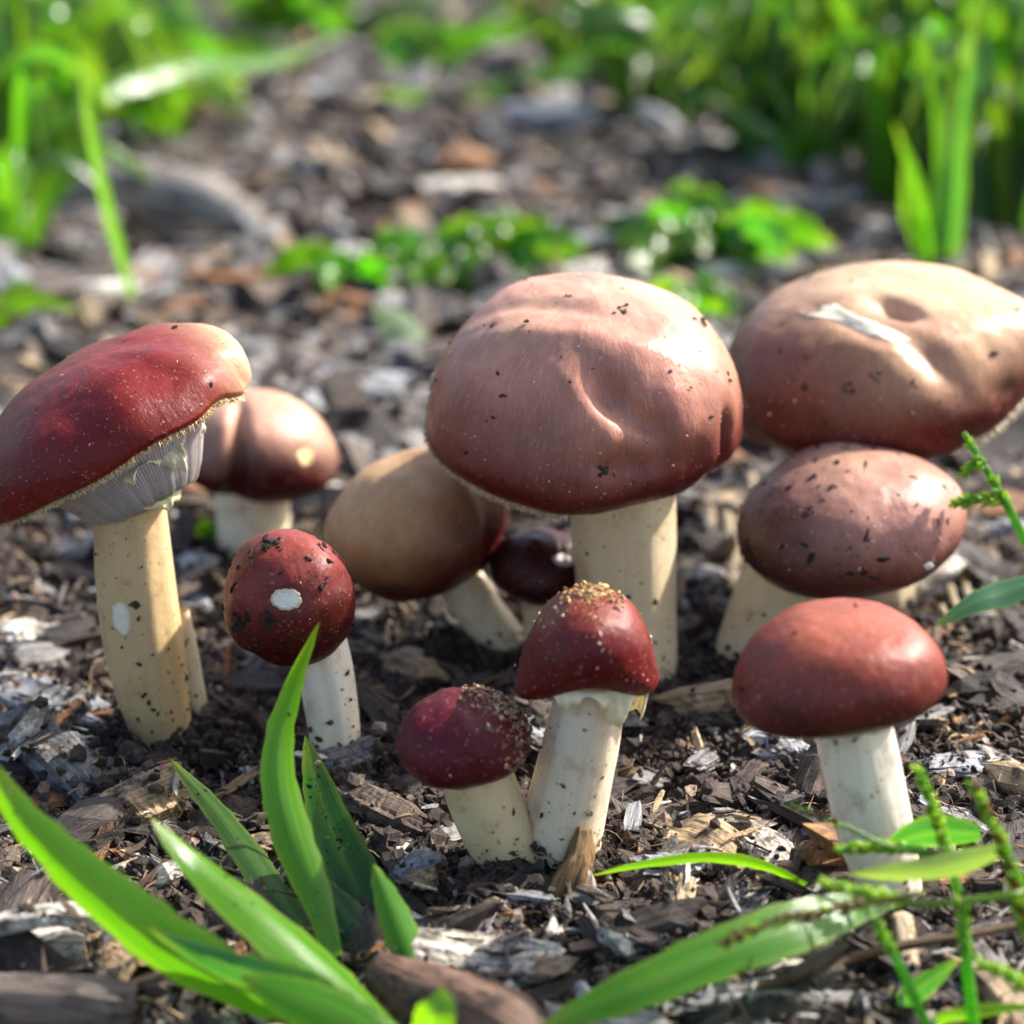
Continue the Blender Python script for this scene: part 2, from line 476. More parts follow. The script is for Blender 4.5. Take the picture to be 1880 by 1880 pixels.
def ball(level=2):
    v_, f_ = SPH, SPHF
    mid = {}; v_ = list(v_); out = []
    for a_, b_, c_ in f_:
        def m_(i, j):
            kk = (min(i, j), max(i, j))
            if kk not in mid: p_ = v_[i] + v_[j]; v_.append(p_ / np.linalg.norm(p_)); mid[kk] = len(v_) - 1
            return mid[kk]
        x_, y2, z2 = m_(a_, b_), m_(b_, c_), m_(c_, a_); out += [(a_, x_, z2), (x_, b_, y2), (z2, y2, c_), (x_, y2, z2)]
    return np.array(v_), np.array(out)
BALL, BALLF = ball()
n = 1500; x = rng.normal(-.2, 4.2, n); y = rng.normal(31.8, 3.6, n)
kp = free_of_feet(x, y, .0); x, y = x[kp], y[kp]; n = len(x)
cr.append(crumbs(np.stack([x, y, ground_h(x, y, False) + .05], 1), .07 + .24 * rng.random(n) ** 2.2, soilcol(n) * 1.1, BALL, BALLF, jag=.30))
n = 9000; x = rng.normal(-.2, 4.4, n); y = rng.normal(31.8, 3.8, n)
kp = free_of_feet(x, y, -.1); x, y = x[kp], y[kp]; n = len(x)
cr.append(crumbs(np.stack([x, y, ground_h(x, y, False) + .22 * rng.random(n)], 1), .02 + .10 * rng.random(n) ** 2.5, soilcol(n) * np.where(rng.random((n, 1)) < .08, 4, 1.2), jag=.5))
v, f, t, l = merge(cr)
o = link('soil_crumbs', make_mesh('soil_crumbs', v, f, t, l, smooth=False), CRUMB, kind='stuff')
tag(o, 'dark crumbs of moist soil heaped around the mushroom feet', 'soil')

def fibre_mesh(n, y0, y1):
    """thin curling root fibres, three-sided tubes"""
    x, y = scatter(n, y0, y1); z = ground_h(x, y)
    K = 7; L = rng.uniform(.3, 1.3, n); yaw = rng.uniform(0, 6.283, n); curl = rng.normal(0, 1.6, n)
    s = np.linspace(0, 1, K)
    ang = yaw[:, None] + curl[:, None] * s[None]
    dx = np.cumsum(np.cos(ang), 1) * (L / K)[:, None]; dy = np.cumsum(np.sin(ang), 1) * (L / K)[:, None]
    hgt = np.sin(s * np.pi)[None] * rng.uniform(.0, .35, n)[:, None] + .05
    C = np.stack([x[:, None] + dx, y[:, None] + dy, z[:, None] + hgt], -1)
    rad = rng.uniform(.006, .014, n)
    ph = np.arange(3) * 2.0944
    P = C[:, :, None] + rad[:, None, None, None] * np.stack([np.zeros(3), np.cos(ph), np.sin(ph)], 1)[None, None] + rad[:, None, None, None] * np.stack([np.cos(ph), np.zeros(3), np.zeros(3)], 1)[None, None] * .5
    q = grid_faces(K, 3, True); f = (q[None] + (np.arange(n) * K * 3)[:, None, None]).reshape(-1, 4)
    tint = np.where(rng.random((n, 1)) < .4, np.array([[.32, .24, .15]]), np.array([[.09, .06, .04]]))
    tt = np.repeat(tint[:, None], K * 3, 1).reshape(-1, 3)
    return P.reshape(-1, 3), f, tt, P.reshape(-1, 3)
v, f, t, l = fibre_mesh(4200, 21, 44)
o = link('root_fibres', make_mesh('root_fibres', v, f, t, l), CRUMB, kind='stuff')
tag(o, 'fine curling root fibres and threads in the soil', 'fibres')

# ---- chips one can pick out, by their place on the ground: px, py, length px, width px, thickness ratio, yaw, pitch, roll, palette, label
def hero_chip(px, py, lpx, wpx, th, yaw, pitch, roll, kind, r, label, lift=.0, name='wood_chip', cat='wood chip', shape=None):
    p = at_z(px, py, 0); p.z = gh(p.x, p.y)
    k = cpp(p); L, W = lpx * k, wpx * k; T = W * th
    p.z += T * .45 + lift + .10
    R = rot_batch(np.array([math.radians(yaw)]), np.array([math.radians(pitch)]), np.array([math.radians(roll)]))
    g = np.random.default_rng(int(px * 7 + py))
    nr = (26, 24)
    v, f, t, l = chips(np.array([L]), np.array([W]), np.array([T]), np.array([[p.x, p.y, p.z]]), R, pal(kind, r)[None], nr[0], nr[1], .10, .028 * min(1, W) + .006, g)
    TOPV.append(v)
    o = link(name, make_mesh(name, v, f, t, l, smooth=False, origin=p), WOOD, origin=p)
    return tag(o, label, cat)

HERO = [
    (125, 1430, 190, 110, .8, -50, 12, 10, 'grey', .1, 'charcoal grey chunk of rotted wood with fibrous broken end'),
    (275, 1500, 150, 105, .7, 35, -8, 15, 'tan', .35, 'tan wood block with ridged end grain behind the glossy blade'),
    (95, 1305, 230, 105, .4, -25, 5, 8, 'blue', .05, 'long slate blue weathered chip sloping beside the tall tilted mushroom'),
    (65, 1190, 150, 90, .45, 20, 8, 6, 'pale', .85, 'flaky whitish chip with peeling layers near the tall tilted mushroom'),
    (115, 1775, 215, 90, .35, 4, 0, -12, 'pale', .9, 'bluish white bleached chip lying on top of dark bark log', .62),
    (890, 1775, 240, 110, .45, -6, 4, 8, 'pale', .3, 'pale fibrous rotted wood piece below the small paired mushrooms'),
    (715, 1515, 165, 70, .6, -38, 6, 10, 'brown', .8, 'brown splintered chip with white mould threads beside dark leaf'),
    (640, 1412, 105, 70, .5, 20, -10, 12, 'grey', .15, 'dark grey chip leaning at foot of white speckled cap stem'),
    (985, 1375, 130, 110, .25, 65, 20, 25, 'blue', .3, 'flat blue grey board behind the bell capped stem'),
    (1445, 1400, 120, 105, .4, 15, 12, 18, 'blue', .75, 'pale blue grey chip beside the white stem'),
    (1420, 1600, 140, 85, .5, -60, 14, 10, 'pale', .45, 'mould dusted whitish chip with black pits near the white stem'),
    (1250, 1610, 130, 85, .5, 30, 5, -14, 'blue', .6, 'white mould covered chip under the arching thin grass blade'),
    (1245, 1510, 150, 85, .25, 25, 10, 18, 'brown', .3, 'flat dark brown bark flake between front mushrooms'),
    (1785, 1445, 150, 65, .3, 18, 6, 8, 'blue', .8, 'flat grey blue chip behind the budding green spikes'),
    (1450, 1850, 330, 90, .4, 8, 3, 4, 'grey', .8, 'long silvery grey wood slab crossed by brown dead stem'),
    (1290, 1425, 90, 50, .5, 60, 6, 0, 'grey', .5, 'narrow grey chip between bell capped and white stemmed mushrooms'),
    (1720, 1670, 180, 36, .5, 8, 0, 0, 'orange', .4, 'frayed reddish bark strip behind white stem foot'),
    (668, 740, 130, 105, .3, -12, 4, 6, 'blue', 1.0, 'pale square chip catching light behind cleft cap mushroom'),
    (1020, 240, 150, 150, .3, 0, 4, 0, 'blue', .95, 'large square bluish chip far behind the big cap'),
    (835, 370, 150, 110, .35, 14, 0, 0, 'pale', .8, 'whitish chip below the orange chip in the far mulch'),
    (852, 318, 95, 85, .5, 10, 0, 10, 'orange', 1.0, 'bright orange brown chip lying on whitish chip'),
    (210, 565, 105, 65, .4, 40, 6, 0, 'pale', 1.0, 'bright white chip beside green stem behind tilted mushroom'),
    (1090, 460, 190, 60, .35, 3, 0, 0, 'blue', .7, 'long bluish chip just behind the big cap'),
    (1470, 385, 150, 60, .4, -28, 0, 0, 'grey', .9, 'light grey slanting chip in front of the dense grass'),
    (1610, 425, 80, 60, .5, 0, 0, 0, 'tan', 1.0, 'small yellowish chip in front of the dense grass'),
    (400, 570, 130, 45, .4, 5, 0, 0, 'grey', .8, 'thin grey chip just behind the tilted cap'),
    (1180, 870, 10, 10, .4, 5, 0, 0, 'grey', .8, ''),
]
for hchip in HERO:
    if hchip[10]: hero_chip(*hchip)
# logs and twigs
def tube(name, pts, radii, mat, tint, label=None, cat=None, parent=None, origin=None, ring=14, n=26, rough=.08, group=None, seed=0):
    C = spline([tuple(p) for p in pts], n); rad = spline(np.array(radii)[:, None], n)[:, 0]
    T = np.gradient(C, axis=0); T /= np.linalg.norm(T, axis=1)[:, None]
    ref = np.array([0, 0, 1.0]) if abs(T[0][2]) < .8 else np.array([0, 1.0, 0])
    A = np.cross(T, ref); A /= np.linalg.norm(A, axis=1)[:, None]; B = np.cross(A, T)
    th = np.arange(ring) / ring * 2 * np.pi
    cs = np.cos(th)[None, :, None] * A[:, None] + np.sin(th)[None, :, None] * B[:, None]
    L = np.concatenate([[0], np.cumsum(np.linalg.norm(np.diff(C, axis=0), axis=1))])
    q = np.stack([np.broadcast_to(L[:, None] * .6, (n, ring)), np.broadcast_to(np.cos(th) * 1.3, (n, ring)), np.broadcast_to(np.sin(th) * 1.3, (n, ring))], -1).reshape(-1, 3)
    wob = 1 + rough * (vnoise(q * 2.2 + seed, seed) + .6 * vnoise(q * 6 + seed, seed + 3)).reshape(n, ring)
    P = (C[:, None] + cs * (rad[:, None] * wob)[..., None]).reshape(-1, 3)
    f = [grid_faces(n, ring, True)[:, ::-1], np.concatenate([np.stack([np.arange(ring), (np.arange(ring) + 1) % ring, np.full(ring, n * ring)], 1),
         np.stack([(n - 1) * ring + (np.arange(ring) + 1) % ring, (n - 1) * ring + np.arange(ring), np.full(ring, n * ring + 1)], 1)])]
    P = np.concatenate([P, C[:1], C[-1:]])
    loc = np.concatenate([np.stack([np.repeat(L, ring), np.tile(np.cos(th) * .5, n), np.tile(np.sin(th) * .5, n)], 1), np.zeros((2, 3))]) + seed * 3.7
    tt = np.broadcast_to(np.asarray(tint, float), (len(P), 3)).copy()
    org = Vector(origin) if origin is not None else Vector(C[0])
    o = link(name, make_mesh(name, P, f, tt, loc, origin=org), mat, parent, org)
    if label: tag(o, label, cat, group)
    return o

def gp(px, py, lift=0.0):
    p = at_z(px, py, lift); p.z += gh(p.x, p.y); return p
tube('log', [gp(-60, 1850, .4), gp(110, 1830, .45), gp(245, 1840, .35)], [.42, .48, .40], WOOD, (.11, .085, .07), 'dark weathered log under the bluish white chip', 'log', seed=4)
tube('bark_piece', [gp(700, 1770, .25), gp(800, 1815, .35), gp(920, 1870, .35), gp(1010, 1930, .2)], [.30, .45, .45, .3], WOOD, (.17, .10, .07), 'brown rounded bark piece lying under rosette of grass', 'bark', seed=9)
tube('log', [gp(40, 345, .5), gp(200, 335, .9), gp(330, 345, .9), gp(460, 400, .4)], [.7, .9, .9, .6], WOOD, (.27, .24, .21), 'bent grey fallen branch lying behind tall tilted mushroom', 'log', seed=2)
tube('twig', [gp(200, 1620, .15), gp(255, 1600, .25), gp(305, 1565, .3)], [.05, .05, .04], WOOD, (.15, .07, .045), 'short reddish brown twig crossing behind glossy blade', 'twig', ring=8)
tube('twig', [gp(195, 1620, .12), gp(270, 1670, .18), gp(350, 1700, .1)], [.05, .06, .05], WOOD, (.17, .09, .06), 'brown twig forking below the reddish twig', 'twig', ring=8)
tube('twig', [gp(232, 1780, .1), gp(245, 1830, .3), gp(255, 1900, .3)], [.09, .09, .08], WOOD, (.06, .018, .016), 'dark red twig standing against the bark log', 'twig', ring=8)
tube('twig', [gp(1235, 1845, .15), gp(1400, 1810, .35), gp(1600, 1750, .6), gp(1760, 1720, .8), gp(1900, 1690, .9)], [.07, .075, .07, .065, .06], WOOD, (.16, .085, .04), 'long brown dead stem lying across the grey slab', 'twig', ring=10)
for i, (a, b) in enumerate((((1745, 1075), (1775, 1200)), ((1768, 1060), (1800, 1185)), ((1730, 1110), (1760, 1190)), ((1790, 1130), (1850, 1135)))):
    tube('straw', [gp(*b, .05), gp(a[0], a[1], .25)], [.08, .07], WOOD, (.52, .42, .26), 'pale yellow straw splinter behind right speckled cap', 'straw', ring=7, n=8, group='straw splinters behind the speckled cap')
for i, (a, b) in enumerate((((1380, 860), (1390, 960)), ((1335, 930), (1350, 1050)), ((1300, 900), (1320, 1010)), ((1360, 960), (1340, 1090)), ((1410, 900), (1425, 960)))):
    tube('straw', [gp(*b, .05), gp(a[0], a[1], .5)], [.12, .10], WOOD, (.40, .30, .18), 'tan straw splinter in the gap between the two big caps', 'straw', ring=7, n=8, group='straw splinters between the big caps')
tube('wood_chip', [gp(1652, 1715, .2), gp(1672, 1790, .15)], [.17, .16], WOOD, (.50, .38, .24), 'short pale grooved stick end below white stem foot', 'wood chip', ring=12, n=12)

# ---- ordinary chips, one object each, in colour families
FAM = {
    'grey': ('small weathered grey wood chip lying in the mulch', 'grey wood chips in the mulch', 'wood_chip', 'wood chip'),
    'blue': ('small bleached bluish wood chip lying in the mulch', 'bluish wood chips in the mulch', 'wood_chip', 'wood chip'),
    'brown': ('small brown wood chip lying in the mulch', 'brown wood chips in the mulch', 'wood_chip', 'wood chip'),
    'dark': ('small blackish rotted bark flake lying in the mulch', 'blackish bark flakes in the mulch', 'bark_flake', 'bark'),
    'tan': ('small tan wood splinter lying in the mulch', 'tan splinters in the mulch', 'wood_splinter', 'splinter'),
    'orange': ('small orange brown wood chip lying in the mulch', 'orange wood chips in the mulch', 'wood_chip', 'wood chip'),
    'pale': ('small cream coloured wood chip lying in the mulch', 'cream wood chips in the mulch', 'wood_chip', 'wood chip'),
}
LAND = [(at_z(x, y), t_) for x, y, t_ in ((300, 1345, 'near the tall tilted mushroom'), (615, 1390, 'near the egg shaped button'), (955, 1600, 'near the smallest front mushroom'),
        (1060, 1480, 'near the bell capped mushroom'), (1150, 1240, 'near the thick pale stem'), (1380, 1210, 'near the thick leaning stem'), (1650, 1690, 'near the white stem'),
        (120, 1820, 'near the dark weathered log'), (640, 1850, 'under the grass rosette'), (1450, 1850, 'near the silvery slab'), (900, 1830, 'near the brown bark piece'), (1790, 1790, 'under the budding spikes'),
        (460, 1010, 'near the cleft cap mushroom'), (1600, 1040, 'near the broad pale cap'), (90, 1300, 'near the slate blue chip'), (1800, 1300, 'behind the budding spikes'), (1240, 1450, 'between bell capped and white stems'),
        (660, 740, 'near the pale square chip'), (650, 530, 'beside the low glossy weed'), (1300, 480, 'beside the bushy weed'), (900, 480, 'behind the biggest cap'), (250, 350, 'near the bent grey branch'), (200, 570, 'near the bright white chip'),
        (850, 340, 'near the bright orange chip'), (1020, 240, 'near the large square bluish chip'), (1500, 380, 'in front of the dense dark grass'), (600, 300, 'in the open far mulch'), (1800, 480, 'below the upright pale blade'))]
def auto_chips(n, y0, y1, s0, s1, weights):
    ks = list(weights); p = np.array([weights[k] for k in ks], float); p /= p.sum(); made = 0
    while made < n:
        px, py = rng.uniform(0, 1880), rng.uniform(y0, y1)
        q = at_z(px, py)
        if not free_of_feet(np.array([q.x]), np.array([q.y]), .35)[0]: continue
        if rng.random() < .7 * math.exp(-((q.y - 31.5) / 4) ** 2 - ((q.x + .2) / 4.5) ** 2): continue
        q.z = gh(q.x, q.y); k = cpp(q); kind = ks[rng.choice(len(ks), p=p)]
        L = s0 * (s1 / s0) ** rng.random() * k; W = L * rng.uniform(.25, .65); T = W * rng.uniform(.35, .7)
        if kind == 'tan': W *= .5
        q.z += T * .4 + .06
        R = rot_batch(rng.uniform(0, 6.3, 1), rng.normal(0, .22, 1), rng.normal(0, .28, 1))
        v, f, t, l = chips(np.array([L]), np.array([W]), np.array([T]), np.array([list(q)]), R, pal(kind, rng.random())[None], 12, 12, .14, .02 * min(1, W) + .004)
        TOPV.append(v); lab, grp, nm, cat = FAM[kind]
        ratio = W / L; shp = 'slim' if ratio < .36 else ('broad' if ratio > .52 else 'stubby')
        near = min(LAND, key=lambda m: (q.x - m[0].x) ** 2 + (q.y - m[0].y) ** 2)
        lab = lab.replace('small', shp).replace('lying in the mulch', near[1]); grp = shp + ' ' + grp.replace('in the mulch', near[1])
        tag(link(nm, make_mesh(nm, v, f, t, l, smooth=False, origin=q), WOOD, origin=q), lab, cat, grp); made += 1
auto_chips(110, 1330, 1880, 55, 145, dict(grey=3, blue=1.3, brown=4, dark=3, tan=2.5, orange=.6, pale=1.4))
auto_chips(55, 960, 1330, 45, 110, dict(grey=3, blue=1, brown=4, dark=3, tan=2, orange=.4, pale=.6))
auto_chips(110, 150, 960, 40, 105, dict(grey=5, blue=2, brown=4, dark=2, tan=1.5, orange=.6, pale=1.0))

# ---- crumbs and hair-fine splinters lying on top of the chips
GX0, GY0, CELL, GN, GM = -14.0, 19.0, .14, 200, 230
ZT = np.full((GN, GM), -9.0)
tv = np.concatenate(TOPV); ii = ((tv[:, 0] - GX0) / CELL).astype(int); jj = ((tv[:, 1] - GY0) / CELL).astype(int)
ok = (ii >= 0) & (ii < GN) & (jj >= 0) & (jj < GM); np.maximum.at(ZT, (ii[ok], jj[ok]), tv[ok, 2])
def top_z(x, y):
    i = np.clip(((x - GX0) / CELL).astype(int), 0, GN - 1); j = np.clip(((y - GY0) / CELL).astype(int), 0, GM - 1)
    return np.maximum(ZT[i, j], ground_h(x, y))
n = 13000; x, y = scatter(n, 20, 45); patchy = vnoise(np.stack([x, y, 0 * x], 1) / 1.6, 21) + .5 * vnoise(np.stack([x, y, 0 * x], 1) / .6, 22)
kp = (patchy + rng.normal(0, .3, n) > -.25) & free_of_feet(x, y, -.15); x, y = x[kp], y[kp]; n = len(x)
mid = np.exp(-((y - 32) / 4.5) ** 2 - ((x + .5) / 7) ** 2)
size = .018 + .075 * rng.random(n) ** 3 * (1 + .8 * mid)
a = crumbs(np.stack([x, y, top_z(x, y) + size * .2], 1), size, soilcol(n) * np.where(rng.random((n, 1)) < .12, 5, 1.1))
n = 4200; x, y = scatter(n, 20, 45); kp = free_of_feet(x, y, -.1); x, y = x[kp], y[kp]; n = len(x)
L = .10 * (6.0 ** rng.random(n)); W = L * rng.uniform(.05, .3, n)
bq = chips(L, W, W * rng.uniform(.3, .8, n), np.stack([x, y, top_z(x, y) + .015], 1), rot_batch(rng.uniform(0, 6.3, n), rng.normal(0, .3, n), rng.normal(0, .4, n)),
           pick(n, dict(tan=4, pale=1.5, grey=3, brown=4, dark=2, orange=.8)), 3, 4)
v, f, t, l = merge([a, bq])
o = link('soil_litter', make_mesh('soil_litter', v, f, t, l, smooth=False), CRUMB, kind='stuff')
tag(o, 'fine soil crumbs and splinters sprinkled over the chips', 'litter')

# ---------------------------------------------------------------- mushrooms
def frame(toward, right):
    """cap axis: tipped towards the camera / to the right, degrees"""
    n = Vector((math.sin(math.radians(right)), -math.sin(math.radians(toward)), 1)); n.z = math.sqrt(max(.05, 1 - n.x ** 2 - n.y ** 2)); n.normalize()
    e1 = (Vector((1, 0, 0)) - n * n.x).normalized(); e2 = n.cross(e1)
    return np.array(e1), np.array(e2), np.array(n)

class Cap:
    def __init__(s, c, R, H, D, phimax=125, a=1.0, b=1.0, ry=1.0, toward=0, right=0, harm=(), warps=(), lump=.03, seed=1, ns=80, na=176):
        s.c, s.R, s.na, s.ns = np.array(c), R, na, ns
        s.e1, s.e2, s.n = frame(toward, right)
        phi = np.linspace(0, math.radians(phimax), ns)[:, None]; ang = (np.arange(na) / na * 2 * np.pi)[None]
        r = R * np.sin(phi) ** np.where(phi < np.pi / 2, a, 1.0); z = np.where(phi < np.pi / 2, H * R * np.abs(np.cos(phi)) ** b, D * R * np.cos(phi))
        rr = np.broadcast_to(r, (ns, na)).copy(); zz = np.broadcast_to(z, (ns, na)).copy()
        q = (rr / R)
        for k, amp, a0 in harm: rr *= 1 + amp * np.cos(k * (ang - math.radians(a0))) * q
        for a0, wd, dz in warps:
            da = (ang - math.radians(a0) + np.pi) % (2 * np.pi) - np.pi
            zz += dz * R * np.exp(-(da / math.radians(wd)) ** 2) * q ** 3
        P = s.c + (rr * np.cos(ang))[..., None] * s.e1 + (rr * np.sin(ang) * ry)[..., None] * s.e2 + zz[..., None] * s.n
        d = P - s.c; d /= np.linalg.norm(d, axis=2)[..., None] + 1e-9
        f = P.reshape(-1, 3) / R
        disp = lump * R * (vnoise(f * 1.7 + seed * 9, seed) + .45 * vnoise(f * 4 + seed, seed + 5)) + .004 * R * vnoise(f * 14, seed + 2)
        s.P = P + d * disp.reshape(ns, na, 1)
        s.phi = np.broadcast_to(phi / phi.max(), (ns, na)); s.ang = np.broadcast_to(ang, (ns, na))
    def faces(s): return grid_faces(s.ns, s.na, True)
    def bvh(s): return BVHTree.FromPolygons([Vector(p) for p in s.P.reshape(-1, 3)], [tuple(int(i) for i in f) for f in s.faces()])
    def hit(s, px, py):
        d = ray(px, py).normalized(); h = s.bvh().ray_cast(CP, d)
        if h[0] is None:
            h = s.bvh().find_nearest(at_y(px, py, s.c[1]))
        nn = h[1]
        if nn.dot(h[0] - Vector(s.c)) < 0: nn = -nn
        return np.array(h[0]), np.array(nn)
    def dent(s, px, py, rx, ry_, rot, dep):
        """push the skin in by dep (cm) around a picked place; rx, ry_ photo px across"""
        p, nn = s.hit(px, py); k = cpp(p)
        u = np.cross(nn, np.array([0, 0, 1.0])); u /= np.linalg.norm(u) + 1e-9; u = -u; v = np.cross(nn, u); v *= np.sign(v[2]) or 1
        if u[0] < 0: u = -u
        ca, sa = math.cos(math.radians(rot)), math.sin(math.radians(rot))
        u, v = u * ca + v * sa, -u * sa + v * ca
        d = s.P - p
        w_ = np.exp(-((d @ u) / (rx * k)) ** 2 - ((d @ v) / (ry_ * k)) ** 2 - ((d @ nn) / (1.2 * max(rx, ry_) * k)) ** 2)
        s.P = s.P - nn * (dep * w_)[..., None]
    def build(s, parent, origin, col, rim, side=None, rimpow=.66, centre=None):
        col, rim = np.array(col), np.array(rim)
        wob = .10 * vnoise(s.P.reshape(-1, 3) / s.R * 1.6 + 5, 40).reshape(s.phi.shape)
        k = np.clip((s.phi + wob - rimpow + .25) / .5, 0, 1); k = (k * k * (3 - 2 * k))[..., None]; t = col * (1 - k) + rim * k  # redder rim pigment, deepened with painted shade on the lower cap
        if centre is not None:
            kc = np.exp(-(s.phi / .35) ** 2)[..., None]; t = t * (1 - kc) + np.array(centre) * kc
        if side is not None:                       # (angle, colour, strength): uneven pigment, also sunlit and shaded flanks painted in
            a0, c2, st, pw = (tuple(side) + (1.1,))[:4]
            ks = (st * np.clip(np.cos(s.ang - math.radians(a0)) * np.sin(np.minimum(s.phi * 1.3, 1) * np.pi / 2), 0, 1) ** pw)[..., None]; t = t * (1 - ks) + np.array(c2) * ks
        loc = np.stack([np.cos(s.ang), np.sin(s.ang), s.phi * 2], -1) + s.R
        me = make_mesh('cap', s.P.reshape(-1, 3), s.faces()[:, ::-1], t.reshape(-1, 3), loc.reshape(-1, 3), origin=origin)
        s.obj = link('cap', me, CAP, parent)
        s.tree = s.bvh(); return s.obj
    def lip(s): return s.P[-1]

def gills(cap, parent, origin, rs, sag, col, ng=0, nt_=14):
    """underside from the lip in to the stalk"""
    lip = cap.lip(); na = cap.na
    if ng:
        k = 6; idx = np.arange(na * k) / k; i0 = idx.astype(int) % na; fr = (idx % 1)[:, None]
        lip = lip[i0] * (1 - fr) + lip[(i0 + 1) % na] * fr; na = na * k
    cen = lip.mean(0); t = np.linspace(0, 1, nt_)[:, None, None]
    d = lip - cen; rad = np.linalg.norm(d, axis=1)[:, None]
    inner = cen + d / rad * rs
    P = lip[None] * (1 - t) + inner[None] * t
    prof = np.sin(np.pi * np.clip(t, 0, 1) ** .9) ** 1.4
    if ng: tq = np.clip((t - .36) / .58, 0, 1); prof = tq * tq * (3 - 2 * tq) - .30 * np.sin(np.pi * np.clip(t / .5, 0, 1))
    rid = 0
    if ng:
        a = np.arange(na) / na * 2 * np.pi * ng
        rid = (.022 * np.abs(np.sin(a / 2)) + .03 * vnoise(np.stack([np.cos(a / ng) * 14, np.sin(a / ng) * 14, 0 * a], 1), 3) + .02 * np.sin(a * 2.5 + 1) ** 2)[None, :, None] * np.minimum(1, t * 8)
    P = P - cap.n * (sag * prof + rid)
    th = np.arange(na) / na * 2 * np.pi
    loc = np.stack([np.broadcast_to(np.cos(th), (nt_, na)) * 8, np.broadcast_to(np.sin(th), (nt_, na)) * 8, np.broadcast_to(t[..., 0], (nt_, na))], -1)
    tt = np.broadcast_to(np.array(col, float), (nt_ * na, 3)).copy()
    me = make_mesh('gills', P.reshape(-1, 3), grid_faces(nt_, na, True)[:, ::-1], tt, loc.reshape(-1, 3), origin=origin)
    return link('gills', me, STEM, parent)

def stem(parent, origin, pts, radii, col, low, seed=0, n=48, ring=48):
    C = spline([tuple(p) for p in pts], n); rad = spline(np.array(radii, float)[:, None], n)[:, 0]
    T = np.gradient(C, axis=0); T /= np.linalg.norm(T, axis=1)[:, None]
    A = np.cross(T, np.array([0, 1.0, 0])); A /= np.linalg.norm(A, axis=1)[:, None]; B = np.cross(A, T)
    th = np.arange(ring) / ring * 2 * np.pi
    cs = np.cos(th)[None, :, None] * A[:, None] + np.sin(th)[None, :, None] * B[:, None]
    q = np.stack([np.broadcast_to(np.cos(th) * 2.2, (n, ring)), np.broadcast_to(np.sin(th) * 2.2, (n, ring)), np.broadcast_to(np.linspace(0, 1.6, n)[:, None], (n, ring))], -1).reshape(-1, 3)
    w_ = 1 + (.085 * vnoise(q * .9 + seed * 5, seed) + .030 * vnoise(q * np.array([4, 4, 1.2]) + seed, seed + 1) + .02 * vnoise(q * np.array([1.2, 1.2, 5]) + seed, seed + 2)).reshape(n, ring)
    P = C[:, None] + cs * (rad[:, None] * w_)[..., None]
    L = np.linspace(0, 1, n)[:, None]
    k = np.clip((np.broadcast_to(L, (n, ring)) - .45) * 1.9 + .35 * vnoise(q * 1.5 + 3, seed).reshape(n, ring), 0, 1)[..., None]
    t = np.array(col) * (1 - k) + np.array(low) * k
    loc = np.stack([np.broadcast_to(np.cos(th), (n, ring)), np.broadcast_to(np.sin(th), (n, ring)), np.broadcast_to(L * 4, (n, ring))], -1) + seed * 2.3
    me = make_mesh('stem', P.reshape(-1, 3), grid_faces(n, ring, True)[:, ::-1], t.reshape(-1, 3), loc.reshape(-1, 3), origin=origin)
    o = link('stem', me, STEM, parent); return o, P

def oriented(nrm):
    """rotation matrices with z along the normals and a random spin"""
    nrm = nrm / np.linalg.norm(nrm, axis=1)[:, None]
    a = rng.normal(size=nrm.shape); u = np.cross(nrm, a); u /= np.linalg.norm(u, axis=1)[:, None]; v = np.cross(nrm, u)
    return np.stack([u, v, nrm], -1)

def surf_normals(P):
    du = np.gradient(P, axis=0); dv = np.roll(P, -1, 1) - np.roll(P, 1, 1)
    n = np.cross(du, dv); n /= np.linalg.norm(n, axis=2)[..., None] + 1e-12
    c = P.mean((0, 1)); s = np.sign(((P - c) * n).sum(-1, keepdims=True)); return n * s

DARKC = np.array([.020, .014, .011]); TANC = np.array([.36, .23, .12])
def specks(parent, origin, P, weight, n, s0, s1, col, name='soil_specks', flat=(1.0, .6, .35), lift=.35, spread=.3):
    N = surf_normals(P); w_ = (weight * np.ones(P.shape[:2])).ravel(); w_ = np.clip(w_, 0, None); w_ = w_ / w_.sum()
    i = rng.choice(len(w_), n, p=w_)
    size = s0 + (s1 - s0) * rng.random(n) ** 3.5
    nn = N.reshape(-1, 3)[i]; pos = P.reshape(-1, 3)[i] + rng.normal(0, .02, (n, 3)); pos += nn * (size * flat[2] * lift)[:, None]
    f3 = np.stack([flat[0] * rng.uniform(.6, 1.5, n), flat[1] * rng.uniform(.6, 1.4, n), flat[2] * rng.uniform(.6, 1.3, n)], 1)
    t = np.array(col)[None] * rng.uniform(1 - spread * 2, 1 + spread * 2, (n, 1))
    v, f, t, l = crumbs(pos, size, t, flat=f3, R=oriented(nn), jag=.4)
    o = link(name, make_mesh(name, v, f, t, l, smooth=False, origin=origin), CRUMB, parent, kind='stuff'); return o

